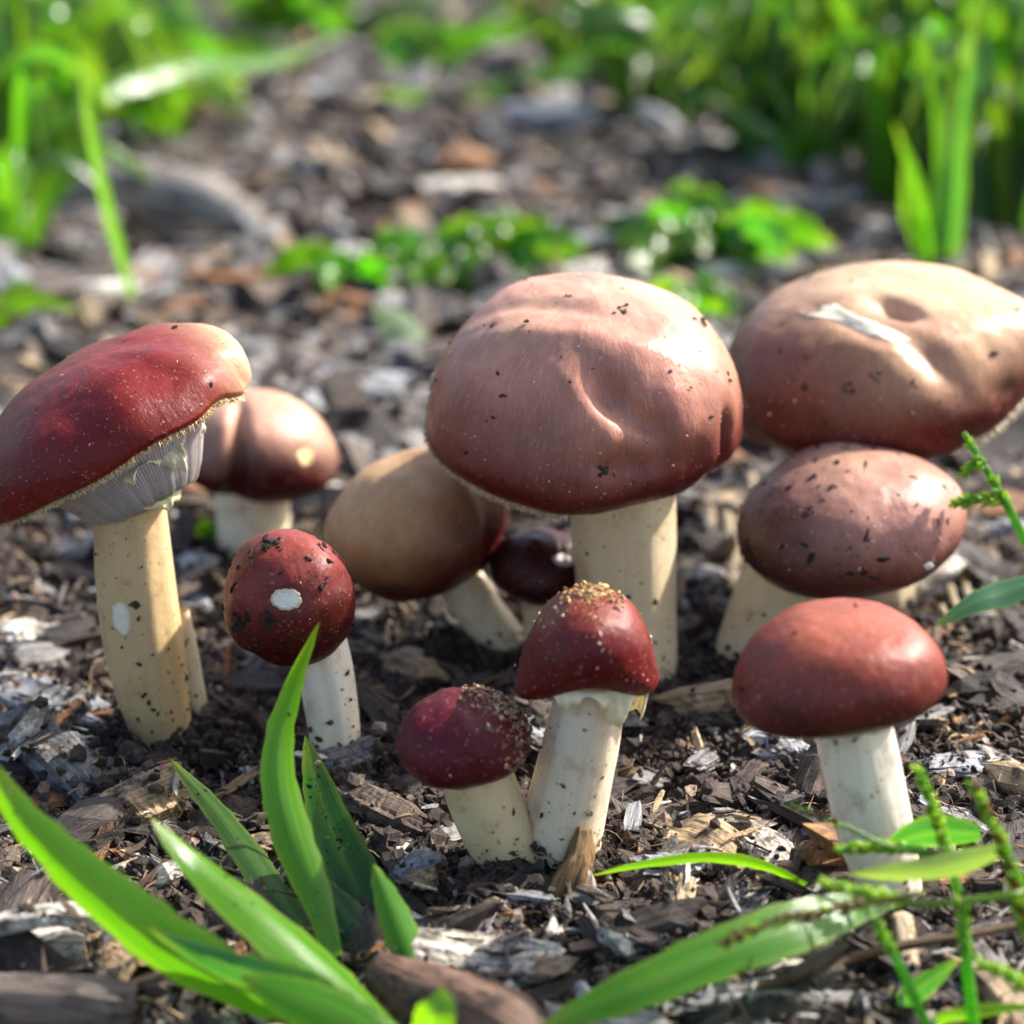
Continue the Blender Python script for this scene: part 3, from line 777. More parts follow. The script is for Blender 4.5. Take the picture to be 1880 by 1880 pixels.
def clod(parent, origin, cap, px, py, rpx, n, s0, s1, col=DARKC, name='soil_clod'):
    """a little heap of soil stuck on the cap at a picked place"""
    p, nn = cap.hit(px, py); k = cpp(p)
    pos = p + rng.normal(0, rpx * k * .5, (n, 3)); pts = []
    for q in pos:
        h = cap.tree.find_nearest(Vector(q)); pts.append(np.array(h[0]))
    pts = np.array(pts); size = s0 + (s1 - s0) * rng.random(n) ** 2
    pts += nn * (size * .2)[:, None]
    f3 = np.stack([rng.uniform(.5, 1.5, n), rng.uniform(.4, 1.1, n), rng.uniform(.25, .6, n)], 1)
    v, f, t, l = crumbs(pts, size * .8, np.array(col)[None] * rng.uniform(.5, 1.9, (n, 1)), flat=f3, R=oriented(np.repeat(nn[None], n, 0) + rng.normal(0, .35, (n, 3))), jag=.5)
    return link(name, make_mesh(name, v, f, t, l, smooth=False, origin=origin), CRUMB, parent, kind='stuff')

def fringe(cap, parent, origin, a0, a1, n, ln, col, name='rim_fringe', row=-1, out=.6):
    """ragged flakes hanging along the cap edge between two angles (deg)"""
    na = cap.na; a = np.radians(rng.uniform(a0, a1, n)) % (2 * np.pi); i = (a / (2 * np.pi) * na).astype(int) % na
    if row < -1:                    # along the outermost visible edge of the rolled rim
        fc = ((np.array(CP) - cap.P) * surf_normals(cap.P)).sum(-1); fc[:int(cap.ns * .6)] = 1
        first = np.argmax(fc < 0, axis=0); first[(fc >= 0).all(0)] = cap.ns - 2
        rows = np.clip(first[i] + rng.integers(-2, 2, n), 0, cap.ns - 1)
    else: rows = np.full(n, cap.ns + row) - rng.integers(0, 4, n)
    p = cap.P[rows, i]; tan = cap.P[rows, (i + 1) % na] - cap.P[rows, i]; tan /= np.linalg.norm(tan, axis=1)[:, None]
    o_ = p - cap.c; o_ -= np.outer(o_ @ cap.n, cap.n); o_ /= np.linalg.norm(o_, axis=1)[:, None]
    d = o_ * out * rng.uniform(.3, 1.3, (n, 1)) - cap.n * rng.uniform(.2, 1, (n, 1)) + tan * rng.normal(0, .5, (n, 1)); d /= np.linalg.norm(d, axis=1)[:, None]
    L = ln * rng.uniform(.3, 1.3, n)[:, None]; W = ln * rng.uniform(.15, .5, n)[:, None]
    th = np.cross(d, tan)
    base = p - d * L * .2
    vs = np.stack([base - tan * W, base + tan * W, base + d * L + tan * W * rng.uniform(-.6, .6, (n, 1)), base + th * W * .5 + d * L * .4], 1)
    f = np.array([(0, 1, 3), (1, 2, 3), (2, 0, 3), (0, 2, 1)]); f = (f[None] + (np.arange(n) * 4)[:, None, None]).reshape(-1, 3)
    t = np.repeat(np.array(col)[None] * rng.uniform(.55, 1.2, (n, 1)), 4, 0)
    return link(name, make_mesh(name, vs.reshape(-1, 3), f, t, vs.reshape(-1, 3), smooth=False, origin=origin), FLESH, parent, kind='stuff')

def patch(cap, parent, origin, outline, col, name='torn_patch', off=.012, tree=None, label=None, edge=None, rag=.03):
    """bare flesh where the skin is torn: outline in photo px is only used to pick the place on the skin"""
    tr = tree or cap.tree; ol = np.array(outline, float); n = 72
    c2 = ol.mean(0); m = spline(np.vstack([ol, ol[:1]]), n + 1)[:-1]
    jq = np.arange(n) / n * 2 * np.pi; jr = 1 + rag * (np.sin(jq * 5 + rng.uniform(0, 6)) + np.sin(jq * 11 + rng.uniform(0, 6)) + .8 * np.sin(jq * 23 + rng.uniform(0, 6))); rings = [0, .35, .65, .9, 1.0]
    V, T = [], []
    for kx, rr in enumerate(rings):
        for j in range(n if rr else 1):
            q = c2 + (m[j] - c2) * rr * (jr[j] if rr else 1)
            h = tr.ray_cast(CP, ray(*q).normalized())
            if h[0] is None: h = tr.find_nearest(at_y(q[0], q[1], origin[1]))
            nn = h[1] if h[1].dot(h[0] - CP) < 0 else -h[1]
            o_ = off * (1 if rr < .95 else -1.5) * (1 + .5 * random.uniform(-1, 1))
            V.append(np.array(h[0] + nn * o_))
            T.append(np.array(edge if (edge is not None and rr > .8) else col))
    F3 = [(0, 1 + (j + 1) % n, 1 + j) for j in range(n)]
    F4 = grid_faces(len(rings) - 1, n, True) + 1
    o = link(name, make_mesh(name, V, [F4, np.array(F3)], np.array(T), np.array(V), origin=origin), FLESH, parent)
    if label: o['label'] = label
    return o

def mushroom(label, base, group='wine red mushrooms growing from the mulch'):
    return thing('mushroom', label, 'mushroom', base, group)

def P3(px, py, Y): return at_y(px, py, Y)
def front_w(cap, k=1.0):  # more specks on top than under
    return np.clip(surf_normals(cap.P)[..., 2] + .55, 0, 1) ** k * (cap.phi < .8) * (cap.phi + .05)

def finish_base(root, org, P, n=60):
    L = np.linspace(0, 1, P.shape[0])[:, None] * np.ones(P.shape[:2])
    specks(root, org, P, (L ** 2.2 + .04) * (L < .96), n * 2, .008, .050, np.array([.07, .045, .028]))
    specks(root, org, P, L ** 5 * (L < .97), n * 5, .012, .065, np.array([.065, .045, .032]), 'soil_collar', (1, .8, .6))

def stem_pts(pix, Ys):
    return [at_y(a, b, Y) for (a, b), Y in zip(pix, Ys)]
def rpx(p, r): return r * cpp(p)

# -- tall tilted mushroom with exposed gills
Y1 = at_z(300, 1350).y
b = at_z(300, 1350); o = mushroom('tall mushroom with tilted dark crimson cap showing grey gills', b)
c = P3(208, 790, Y1); k = cpp(c)
cap = Cap(c, 268 * k, .56, .14, 112, a=.92, b=.9, toward=1, right=-25, harm=((2, .03, 20), (5, .012, 0)), warps=((-62, 16, .05), (180, 40, -.16), (-130, 25, -.03), (-25, 10, .04), (36, 24, .10), (-6, 16, -.08)), lump=.035, seed=3)
cap.dent(452, 690, 20, 50, 10, .14); cap.dent(300, 690, 60, 40, 20, .05); cap.dent(380, 700, 50, 30, -20, -.05); cap.dent(400, 760, 40, 30, 0, -.05); cap.dent(140, 760, 70, 60, 0, .04)
cap.build(o, b, (.145, .010, .010), (.13, .008, .005), side=(26, (.66, .40, .24), 1.0, 6), centre=(.19, .024, .020))  # side: sunlight on the rear lobe painted as pale colour
gills(cap, o, b, 78 * k, .96, (.42, .385, .39), ng=150)
fringe(cap, o, b, 180, 360, 1000, .11, (.62, .42, .20))
pts = stem_pts([(232, 850), (240, 960), (250, 1080), (270, 1220), (298, 1345), (305, 1400)], [Y1] * 6)
_, SP = stem(o, b, pts, [rpx(pts[0], r) for r in (66, 67, 72, 71, 56, 46)], (.64, .46, .24), (.55, .38, .17), 1)
finish_base(o, b, SP, 90)
specks(o, b, cap.P, front_w(cap), 26, .015, .085, DARKC); specks(o, b, cap.P, front_w(cap), 160, .006, .02, (.55, .40, .34), 'pale_specks')
st_tree = BVHTree.FromPolygons([Vector(p) for p in SP.reshape(-1, 3)], [tuple(int(i) for i in f) for f in grid_faces(48, 48, True)])
patch(cap, o, b, [(204, 1112), (222, 1103), (240, 1125), (238, 1165), (226, 1170), (208, 1150)], (.88, .80, .64), 'stem_scar', tree=st_tree, edge=(.70, .60, .42), label='white oval scar where stem skin is torn')

def veil(o, b, cap, centre, r, n, ln, col, a0=0, a1=360, seed=0, name='veil'):
    """torn veil: a thin ragged skirt round the stalk top, two layers deep"""
    na, nu = 150, 8; full = a1 - a0 > 350
    a = np.radians(np.linspace(a0, a1, na, endpoint=not full)); u = np.linspace(0, 1, nu)
    q = np.stack([np.cos(a), np.sin(a), 0 * a], 1)
    tooth = np.clip(.62 + .9 * vnoise(q * n * .19 + seed, seed) + .35 * vnoise(q * n * .6 + seed, seed + 1), .12, 1.5) + .10 * vnoise(q * n * 2.2, seed + 2)
    rip = .09 * vnoise(q * n * .33 + 4, seed + 3) + .03 * vnoise(q * n * 1.1, seed + 4)
    if not full: tooth *= np.sin(np.pi * np.linspace(.04, .96, na)) ** .4
    C = np.array(centre); V = []
    for lay in (1, -1):
        uu = u if lay == 1 else u[::-1]
        for x in uu:
            rad = r * (1 + rip * (.4 + x) + .16 * np.sin(x * 2.6)) + lay * .022 * (1 - .7 * x)
            V.append(C + (rad * np.cos(a))[:, None] * cap.e1 + (rad * np.sin(a))[:, None] * cap.e2 - (ln * tooth * x)[:, None] * cap.n)
    V = np.array(V).reshape(-1, 3); t = np.array(col)[None] * (1 + .16 * vnoise(V * 9, seed))[:, None]
    return link(name, make_mesh(name, V, grid_faces(2 * nu, na, full)[:, ::-1], t, V, origin=b), FLESH, o)
veil(o, b, cap, P3(222, 830, Y1), 134 * k, 26, .34, (.78, .70, .48), -80, 12, 5)
veil(o, b, cap, P3(244, 905, Y1), 84 * k, 9, .24, (.80, .74, .40), -80, 0, 6)

# slim second stalk beside it
b2 = at_z(352, 1335); o2 = thing('mushroom_stalk', 'slim capless dirty stalk against the tall tilted mushroom foot', 'mushroom', b2)
pts = stem_pts([(332, 1120), (340, 1190), (350, 1270), (362, 1345), (366, 1380)], [Y1 + .7] * 5)
_, SP = stem(o2, b2, pts, [rpx(pts[0], r) for r in (14, 22, 27, 30, 30)], (.62, .52, .36), (.32, .24, .15), 12, 30, 24); finish_base(o2, b2, SP, 60)

# -- egg-shaped speckled button
Y2 = at_z(618, 1390).y
b = at_z(618, 1392); o = mushroom('egg shaped red button cap with white nick and soil smears on white stem', b)
c = P3(535, 1100, Y2 - .2); k = cpp(c)
cap = Cap(c, 123 * k, 1.10, 1.02, 142, ry=1.0, toward=8, right=-16, harm=((3, .03, 200),), lump=.05, seed=6)
cap.dent(655, 1070, 18, 50, 10, .12); cap.dent(525, 1100, 36, 24, 0, .06); cap.dent(600, 1040, 30, 40, 20, -.04); cap.dent(500, 1215, 40, 25, 0, .14)
cap.build(o, b, (.185, .025, .020), (.055, .004, .003), rimpow=.58, centre=(.21, .040, .030))
gills(cap, o, b, 40 * k, .05, (.4, .3, .22))
pts = stem_pts([(570, 1130), (592, 1210), (608, 1290), (618, 1370), (620, 1440)], [Y2 - .1, Y2, Y2, Y2, Y2])
_, SP = stem(o, b, pts, [rpx(pts[0], r) for r in (50, 52, 50, 47, 44)], (.80, .75, .62), (.70, .58, .36), 2); finish_base(o, b, SP, 60)
specks(o, b, cap.P, front_w(cap, .5), 170, .012, .09, DARKC); specks(o, b, cap.P, front_w(cap), 90, .006, .02, (.5, .36, .28), 'pale_specks')
for x, y, r, n in ((440, 1150, 22, 26), (492, 1140, 16, 20), (590, 1075, 12, 10), (500, 998, 22, 14), (648, 1065, 18, 34)):
    clod(o, b, cap, x, y, r, n, .02, .085)
patch(cap, o, b, [(494, 1095), (508, 1082), (535, 1080), (555, 1092), (550, 1115), (525, 1122), (500, 1112)], (.90, .83, .70), label='white oval nick in the red skin', edge=(.62, .50, .34))

# -- small dark button in front
Y3 = at_z(955, 1600).y
b = at_z(955, 1600); o = mushroom('smallest front mushroom with dark maroon cap crusted on one side, leaning cream stem', b)
c = P3(852, 1362, Y3 - .1); k = cpp(c)
cap = Cap(c, 119 * k, .76, .58, 138, a=.9, toward=6, right=-6, harm=((2, .03, 0),), warps=((-20, 30, -.05),), lump=.05, seed=8)
cap.dent(965, 1385, 20, 30, 0, .06)
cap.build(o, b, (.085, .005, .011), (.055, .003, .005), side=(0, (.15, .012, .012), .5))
gills(cap, o, b, 62 * k, .05, (.6, .5, .36))
pts = stem_pts([(868, 1390), (890, 1460), (918, 1530), (952, 1600), (965, 1650)], [Y3, Y3, Y3, Y3, Y3])
_, SP = stem(o, b, pts, [rpx(pts[0], r) for r in (66, 68, 66, 60, 52)], (.74, .58, .34), (.56, .39, .18), 3); finish_base(o, b, SP, 130)
specks(o, b, cap.P, front_w(cap) * np.clip(np.cos(cap.ang - .2), 0, 1) ** 2, 620, .012, .05, TANC * 1.1, 'crust', (1, .8, .6)); specks(o, b, cap.P, front_w(cap), 60, .006, .018, (.5, .34, .28), 'pale_specks')
clod(o, b, cap, 955, 1405, 22, 60, .015, .06, TANC * .8, 'crust'); clod(o, b, cap, 925, 1300, 26, 50, .015, .05, TANC * 1.1, 'crust')

# -- bell-capped mushroom with ragged veil
Y4 = at_z(1035, 1590).y
b = at_z(1035, 1590); o = mushroom('bell capped dark red mushroom with ragged cream veil and dirty cream stem', b)
c = P3(1078, 1218, Y4); k = cpp(c)
cap = Cap(c, 127 * k, 1.12, .50, 120, a=.94, b=1.02, toward=0, right=3, harm=((2, .02, 0),), warps=((-85, 40, .36), (185, 42, -.42), (0, 36, -.16)), lump=.04, seed=11)
cap.build(o, b, (.115, .008, .010), (.10, .004, .005), centre=(.20, .040, .022))
gills(cap, o, b, 66 * k, -.10, (.66, .58, .42))
pts = stem_pts([(1090, 1190), (1084, 1260), (1070, 1350), (1048, 1450), (1030, 1540), (1028, 1590), (1030, 1640)], [Y4] * 7)
_, SP = stem(o, b, pts, [rpx(pts[0], r) for r in (62, 64, 68, 72, 76, 66, 55)], (.78, .66, .50), (.72, .58, .38), 4); finish_base(o, b, SP, 150)
veil(o, b, cap, P3(1080, 1232, Y4), 92 * k, 17, .46, (.86, .74, .48), seed=3)
specks(o, b, cap.P, np.exp(-(cap.phi / .17) ** 2), 480, .012, .05, (.46, .28, .12), 'crust', (1, .8, .6)); specks(o, b, cap.P, front_w(cap, .4), 260, .006, .034, (.66, .52, .36), 'pale_specks')
tube('root_stub', [P3(1072, 1520, Y4 - .55), P3(1064, 1570, Y4 - .7), P3(1052, 1605, Y4 - .8), P3(1040, 1650, Y4 - .8)], [rpx(b, 12), rpx(b, 24), rpx(b, 34), rpx(b, 52)], WOOD, (.30, .17, .07), parent=o, origin=b, ring=26, n=30, rough=.35, seed=5)

# -- the big cap
Y5 = at_z(1150, 1245).y
b = at_z(1150, 1245); o = mushroom('biggest mushroom with dented rosy brown dome cap and thick pale stem', b)
c = P3(1076, 772, Y5); k = cpp(c)
cap = Cap(c, 293 * k, .90, .44, 122, a=.97, toward=6, right=2, harm=((3, .025, 200), (2, .012, 45)), warps=((-55, 26, .08), (-30, 14, .10), (-95, 22, -.05)), lump=.034, seed=14, ns=110, na=240)
for d_ in ((1120, 722, 58, 34, -55, .36), (1180, 775, 36, 26, -30, .18), (1090, 700, 30, 60, -20, -.06), (1338, 800, 18, 46, 12, .28), (950, 800, 90, 60, 0, .15), (1165, 855, 50, 34, 0, .14), (1085, 885, 44, 30, 0, -.08), (1275, 850, 40, 36, 0, .12), (1040, 690, 60, 70, 0, -.06), (1120, 800, 20, 60, -12, -.05), (1180, 640, 60, 40, 0, -.07), (1000, 560, 190, 24, 12, .07), (985, 610, 170, 26, 12, -.06), (1108, 858, 22, 18, 0, .08), (1215, 810, 26, 80, 8, .16), (880, 700, 50, 90, 10, .06), (900, 690, 80, 80, 0, -.06)):
    cap.dent(*d_)
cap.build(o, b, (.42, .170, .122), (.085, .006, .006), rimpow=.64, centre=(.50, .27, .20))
gills(cap, o, b, 95 * k, .05, (.5, .42, .34))
fringe(cap, o, b, 150, 262, 1100, .11, (.62, .45, .26), row=-26, out=.8); fringe(cap, o, b, 262, 340, 90, .05, (.50, .34, .2), row=-20)
pts = stem_pts([(1135, 760), (1142, 900), (1145, 1000), (1148, 1100), (1152, 1220), (1154, 1300)], [Y5] * 6)
_, SP = stem(o, b, pts, [rpx(pts[0], r) for r in (98, 98, 97, 94, 92, 90)], (.62, .52, .34), (.58, .47, .30), 5); finish_base(o, b, SP, 60)
specks(o, b, cap.P, front_w(cap), 200, .010, .065, DARKC); specks(o, b, cap.P, front_w(cap), 700, .007, .022, (.66, .50, .40), 'pale_specks')
for x, y, r, n in ((1140, 572, 16, 7), (1045, 543, 6, 4), (905, 598, 6, 5), (1108, 862, 12, 10)): clod(o, b, cap, x, y, r, n, .02, .06)

# -- brown cap tucked under the big one
b = at_z(935, 1195); Y6 = b.y + .3; o = mushroom('smooth brown capped mushroom half shaded under the biggest cap', b)
c = P3(768, 962, Y6); k = cpp(c)
cap = Cap(c, 166 * k, .80, .80, 140, a=.95, toward=2, right=-14, harm=((3, .05, 300), (2, .03, 50)), lump=.05, seed=17)
cap.dent(905, 990, 40, 40, 0, .18); cap.dent(830, 930, 26, 120, 14, .08)
cap.build(o, b, (.44, .235, .125), (.075, .010, .007), rimpow=.60, side=(-5, (.07, .006, .006), 1.0))  # side: shadow of the biggest cap painted on the right flank
gills(cap, o, b, 50 * k, .05, (.5, .4, .3))
pts = stem_pts([(815, 1010), (850, 1075), (890, 1135), (935, 1195), (960, 1240)], [Y6] * 5)
_, SP = stem(o, b, pts, [rpx(pts[0], r) for r in (44, 44, 44, 46, 46)], (.66, .58, .42), (.52, .42, .28), 6); finish_base(o, b, SP, 60)
specks(o, b, cap.P, front_w(cap), 26, .01, .05, DARKC); specks(o, b, cap.P, front_w(cap), 50, .006, .016, (.6, .48, .4), 'pale_specks')

# -- little maroon button in the shade
b = at_z(1000, 1190); Y7 = b.y - .3; o = mushroom('little dark maroon button in shade against the thick pale stem', b)
c = P3(990, 1045, Y7); k = cpp(c)
cap = Cap(c, 91 * k, .82, .66, 138, toward=0, right=4, harm=((2, .04, 30),), lump=.05, seed=19)
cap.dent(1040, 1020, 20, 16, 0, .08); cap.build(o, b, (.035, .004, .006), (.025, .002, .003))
gills(cap, o, b, 36 * k, .05, (.4, .3, .22))
pts = stem_pts([(990, 1070), (995, 1130), (1000, 1190), (1000, 1230)], [Y7] * 4)
_, SP = stem(o, b, pts, [rpx(pts[0], r) for r in (36, 36, 38, 40)], (.6, .5, .36), (.45, .36, .24), 7, 30, 30); finish_base(o, b, SP, 40)
clod(o, b, cap, 1045, 1010, 22, 22, .02, .07, (.10, .075, .06))
patch(cap, o, b, [(1012, 1022), (1035, 1016), (1060, 1028), (1045, 1040), (1020, 1036)], (.45, .42, .42))

# -- cleft cap at the back
b = at_z(465, 1012); Y8 = b.y; o = mushroom('cleft two lobed rosy cap mushroom behind the tall tilted one', b)
c = P3(468, 838, Y8); k = cpp(c)
cap = Cap(c, 145 * k, .84, .52, 135, a=.92, toward=0, right=8, harm=((2, .04, 0),), lump=.03, seed=23, na=240)
for d_ in ((436, 850, 16, 90, 3, .26), (440, 780, 14, 70, 3, .16), (436, 905, 22, 40, 0, .22), (560, 835, 14, 18, 0, .05)): cap.dent(*d_)
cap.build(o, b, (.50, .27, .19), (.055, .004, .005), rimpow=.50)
gills(cap, o, b, 60 * k, .05, (.6, .5, .4))
pts = stem_pts([(465, 850), (465, 920), (464, 970), (462, 1015), (460, 1060)], [Y8] * 5)
_, SP = stem(o, b, pts, [rpx(pts[0], r) for r in (66, 66, 66, 62, 60)], (.76, .68, .50), (.66, .54, .36), 8); finish_base(o, b, SP, 30)
specks(o, b, cap.P, front_w(cap), 20, .01, .05, DARKC); clod(o, b, cap, 445, 830, 18, 30, .02, .05, (.12, .09, .06))
patch(cap, o, b, [(543, 835), (558, 822), (575, 832), (572, 850), (555, 855)], (.72, .55, .25), label='small yellow nick on rosy cap')

# -- broad pale cap at the back
b = at_z(1600, 1045); Y9 = b.y - 1.2; b = Vector((b.x, Y9, 0)); o = mushroom('broad pale tan cap with long white torn strip and hollows', b)
c = P3(1622, 690, Y9); k = cpp(c)
cap = Cap(c, 296 * k, .64, .46, 120, a=.90, toward=3, right=-5, harm=((2, .03, 20), (3, .03, 0)), warps=((-20, 24, .18), (-55, 25, .05)), lump=.04, seed=27, ns=110, na=240)
for d_ in ((1648, 568, 50, 22, -25, .26), (1560, 595, 110, 18, -18, .07), (1715, 660, 34, 90, 35, .18), (1620, 650, 60, 40, -20, -.10), (1800, 600, 80, 60, 0, -.06), (1840, 720, 40, 20, 0, .06)): cap.dent(*d_)
cap.build(o, b, (.50, .27, .165), (.075, .007, .006), rimpow=.62, side=(215, (.10, .014, .012), .85), centre=(.54, .35, .22))  # side: shade at the lower left painted into the skin colour
gills(cap, o, b, 80 * k, .05, (.5, .42, .34)); fringe(cap, o, b, 296, 362, 620, .15, (.80, .66, .44), row=-24, out=.7)
pts = stem_pts([(1605, 700), (1602, 860), (1600, 960), (1600, 1080), (1600, 1180)], [Y9] * 5)
_, SP = stem(o, b, pts, [rpx(pts[0], r) for r in (80, 80, 80, 82, 84)], (.62, .52, .36), (.5, .4, .28), 9); finish_base(o, b, SP, 20)
specks(o, b, cap.P, front_w(cap), 90, .014, .08, DARKC); specks(o, b, cap.P, front_w(cap), 140, .010, .034, (.72, .62, .60), 'pale_specks')
for x, y, r, n in ((1565, 712, 18, 9), (1610, 690, 16, 8), (1482, 655, 5, 4), (1678, 700, 6, 4), (1475, 710, 8, 5)): clod(o, b, cap, x, y, r, n, .02, .06, (.05, .035, .03))
patch(cap, o, b, [(1460, 570), (1480, 578), (1530, 558), (1560, 572), (1600, 590), (1640, 605), (1662, 618), (1655, 632), (1610, 620), (1570, 605), (1530, 588), (1495, 582)], (.86, .80, .62), rag=.07, label='long ragged white strip of torn skin')

# -- speckled oval cap, right
b = at_z(1375, 1210); Y10 = b.y; o = mushroom('oval rosy brown cap peppered with black soil on thick leaning stem', b)
c = P3(1556, 962, Y10 - .3); k = cpp(c)
cap = Cap(c, 203 * k, .68, .60, 140, a=.94, toward=2, right=-7, harm=((3, .04, 350), (2, .03, 10)), lump=.025, seed=31, ns=100, na=220)
cap.dent(1735, 1040, 30, 70, 30, .07)
cap.build(o, b, (.44, .205, .160), (.085, .009, .008), rimpow=.66, side=(195, (.032, .003, .004), 1.0, .9), centre=(.42, .22, .16))  # side: maroon pigment and painted shade together on the left end
gills(cap, o, b, 70 * k, .05, (.5, .4, .32)); fringe(cap, o, b, 215, 260, 60, .06, (.6, .5, .36))
pts = stem_pts([(1490, 950), (1450, 1050), (1415, 1130), (1385, 1210), (1370, 1270)], [Y10 - .3, Y10 - .15, Y10, Y10, Y10])
_, SP = stem(o, b, pts, [rpx(pts[0], r) for r in (82, 82, 80, 78, 76)], (.64, .54, .36), (.58, .47, .30), 10); finish_base(o, b, SP, 40)
specks(o, b, cap.P, front_w(cap, .5), 300, .012, .07, DARKC, flat=(1.4, .6, .3)); specks(o, b, cap.P, front_w(cap), 260, .008, .030, (.70, .58, .55), 'pale_specks')
for x, y, r, n in ((1480, 940, 14, 16), (1448, 895, 10, 8), (1492, 878, 10, 9), (1530, 893, 6, 5), (1438, 1005, 8, 6), (1562, 1004, 7, 4), (1540, 1060, 8, 4), (1375, 1020, 16, 24), (1740, 960, 8, 6)): clod(o, b, cap, x, y, r, n, .02, .055)
patch(cap, o, b, [(1695, 1038), (1708, 1032), (1714, 1040), (1702, 1046)], (.86, .84, .80))

# -- front right mushroom with the white stem
b = at_z(1655, 1690); Y11 = b.y; o = mushroom('clean chestnut red cap on smooth white stem among the green spikes', b)
c = P3(1541, 1258, Y11 - .1); k = cpp(c)
cap = Cap(c, 191 * k, .78, .30, 126, a=.90, b=.92, toward=2, right=-4, harm=((2, .02, 0), (3, .02, 200)), warps=((-60, 34, .10), (-20, 20, .07), (215, 30, -.08)), lump=.02, seed=37, ns=100, na=220)
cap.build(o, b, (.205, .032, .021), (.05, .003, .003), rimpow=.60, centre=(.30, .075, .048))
gills(cap, o, b, 76 * k, .02, (.66, .56, .42)); fringe(cap, o, b, 200, 350, 160, .05, (.70, .60, .40))
pts = stem_pts([(1562, 1260), (1568, 1330), (1585, 1420), (1605, 1520), (1635, 1630), (1655, 1700), (1662, 1740)], [Y11 - .1, Y11, Y11, Y11, Y11, Y11, Y11])
_, SP = stem(o, b, pts, [rpx(pts[0], r) for r in (70, 71, 73, 72, 58, 36, 28)], (.84, .79, .66), (.80, .70, .48), 11); finish_base(o, b, SP, 70)
specks(o, b, cap.P, front_w(cap), 16, .008, .04, DARKC); specks(o, b, cap.P, front_w(cap), 220, .005, .014, (.60, .42, .32), 'pale_specks')
clod(o, b, cap, 1362, 1265, 8, 10, .02, .05)
ribbon_p = [at_y(x, y, Y11 - .5) for x, y in ((1566, 1362), (1577, 1350), (1592, 1341))]
tube('soil_thread', ribbon_p, [.02, .022, .012], CRUMB, (.02, .015, .01), parent=o, origin=b, ring=6, n=8)

# ---------------------------------------------------------------- leaves
def leaf(parent, origin, ctl, wpx, tint, roll=0, fold=.25, n=26, m=7, prof='blade', name='leaf', gloss=False, wave=0.0, dirt=0):
    """ctl: (px, py, Y) places along the midrib, wpx: greatest width in photo px, roll: turn about the midrib"""
    C = spline([tuple(at_y(*q)) for q in ctl], n); k = cpp(C[n // 2]); W = wpx * k
    u = np.linspace(0, 1, n)
    if prof == 'blade': w_ = np.minimum(1, .45 + 1.6 * u) * (1 - u ** 2.6) ** .8
    elif prof == 'ovate': w_ = np.sin(np.pi * np.clip(u * .97 + .02, 0, 1)) ** .75 * (1 - .25 * u)
    elif prof == 'jag': w_ = np.sin(np.pi * np.clip(u * .97 + .02, 0, 1)) ** .8 * (.72 + .28 * np.where(np.arange(n) % 3 == 0, .2, 1.1))
    else: w_ = (1 - u ** 3) * np.minimum(1, .7 + u)
    T = np.gradient(C, axis=0); T /= np.linalg.norm(T, axis=1)[:, None]
    vw = C - np.array(CP); vw /= np.linalg.norm(vw, axis=1)[:, None]
    A = np.cross(T, vw); A /= np.linalg.norm(A, axis=1)[:, None] + 1e-9; N = np.cross(A, T)
    if gloss:      # turn the blade so that its face can mirror the sun
        hv = np.array(sd) - vw[n // 2]; hv /= np.linalg.norm(hv)
        cand = np.radians(np.arange(-60, 61, 2)); sc_ = [abs(float((-A[n // 2] * math.sin(c) + N[n // 2] * math.cos(c)) @ hv)) for c in cand]
        roll = math.degrees(cand[int(np.argmax(sc_))])
    rl = np.radians(np.interp(u, np.linspace(0, 1, len(roll)), roll))[:, None] if not np.isscalar(roll) else np.full((n, 1), math.radians(roll))
    A2 = A * np.cos(rl) + N * np.sin(rl); N2 = -A * np.sin(rl) + N * np.cos(rl)
    s = np.linspace(-1, 1, m)
    half = (W / 2 * w_)[:, None]
    P = C[:, None] + A2[:, None] * (half * s[None])[..., None] + N2[:, None] * ((np.abs(s)[None] ** 1.3 * fold + wave * np.sin(u * 19)[:, None] * s[None] ** 2) * half)[..., None]
    L = np.concatenate([[0], np.cumsum(np.linalg.norm(np.diff(C, axis=0), axis=1))])
    loc = np.stack([np.broadcast_to(s[None] * .5, (n, m)), np.broadcast_to(L[:, None], (n, m)), np.zeros((n, m))], -1) + random.random() * 40
    t = np.array(tint)[None, None] * np.ones((n, m, 1))
    kk = np.clip((u - .82) * 5, 0, 1)[:, None, None] * .6; t = t * (1 - kk) + np.array((.22, .24, .03)) * kk
    mid = np.exp(-(s / .16) ** 2)[None, :, None] * .35; t = t * (1 - mid) + np.array((.16, .30, .07)) * mid
    ed = np.clip((np.abs(s) - .8) * 5, 0, 1)[None, :, None] * .35; t = t * (1 - ed) + np.array((.26, .34, .06)) * ed
    P[:, 0] += A2 * half * (.05 * rng.normal(size=(n, 1))); P[:, -1] -= A2 * half * (.05 * rng.normal(size=(n, 1)))
    me = make_mesh(name, P.reshape(-1, 3), grid_faces(n, m, False), t.reshape(-1, 3), loc.reshape(-1, 3), origin=origin)
    o_ = link(name, me, LEAF, parent)
    if dirt:
        i = rng.integers(1, n - 2, dirt); j = rng.integers(1, m - 2, dirt); f_ = rng.random((dirt, 2, 1))
        pos = P[i, j] + (P[i + 1, j] - P[i, j]) * f_[:, 0] + (P[i, j + 1] - P[i, j]) * f_[:, 1]; nn = N2[i] * np.sign((N2[i] * -vw[i]).sum(1))[:, None]
        sz = .007 + .03 * rng.random(dirt) ** 3
        v_, ff, tt, ll = crumbs(pos + nn * .006, sz, np.where(rng.random((dirt, 1)) < .8, DARKC[None], TANC[None]), flat=np.tile([1.2, .7, .3], (dirt, 1)), R=oriented(nn))
        link('soil_specks', make_mesh('soil_specks', v_, ff, tt, ll, smooth=False, origin=origin), CRUMB, o_, kind='stuff')
    return o_

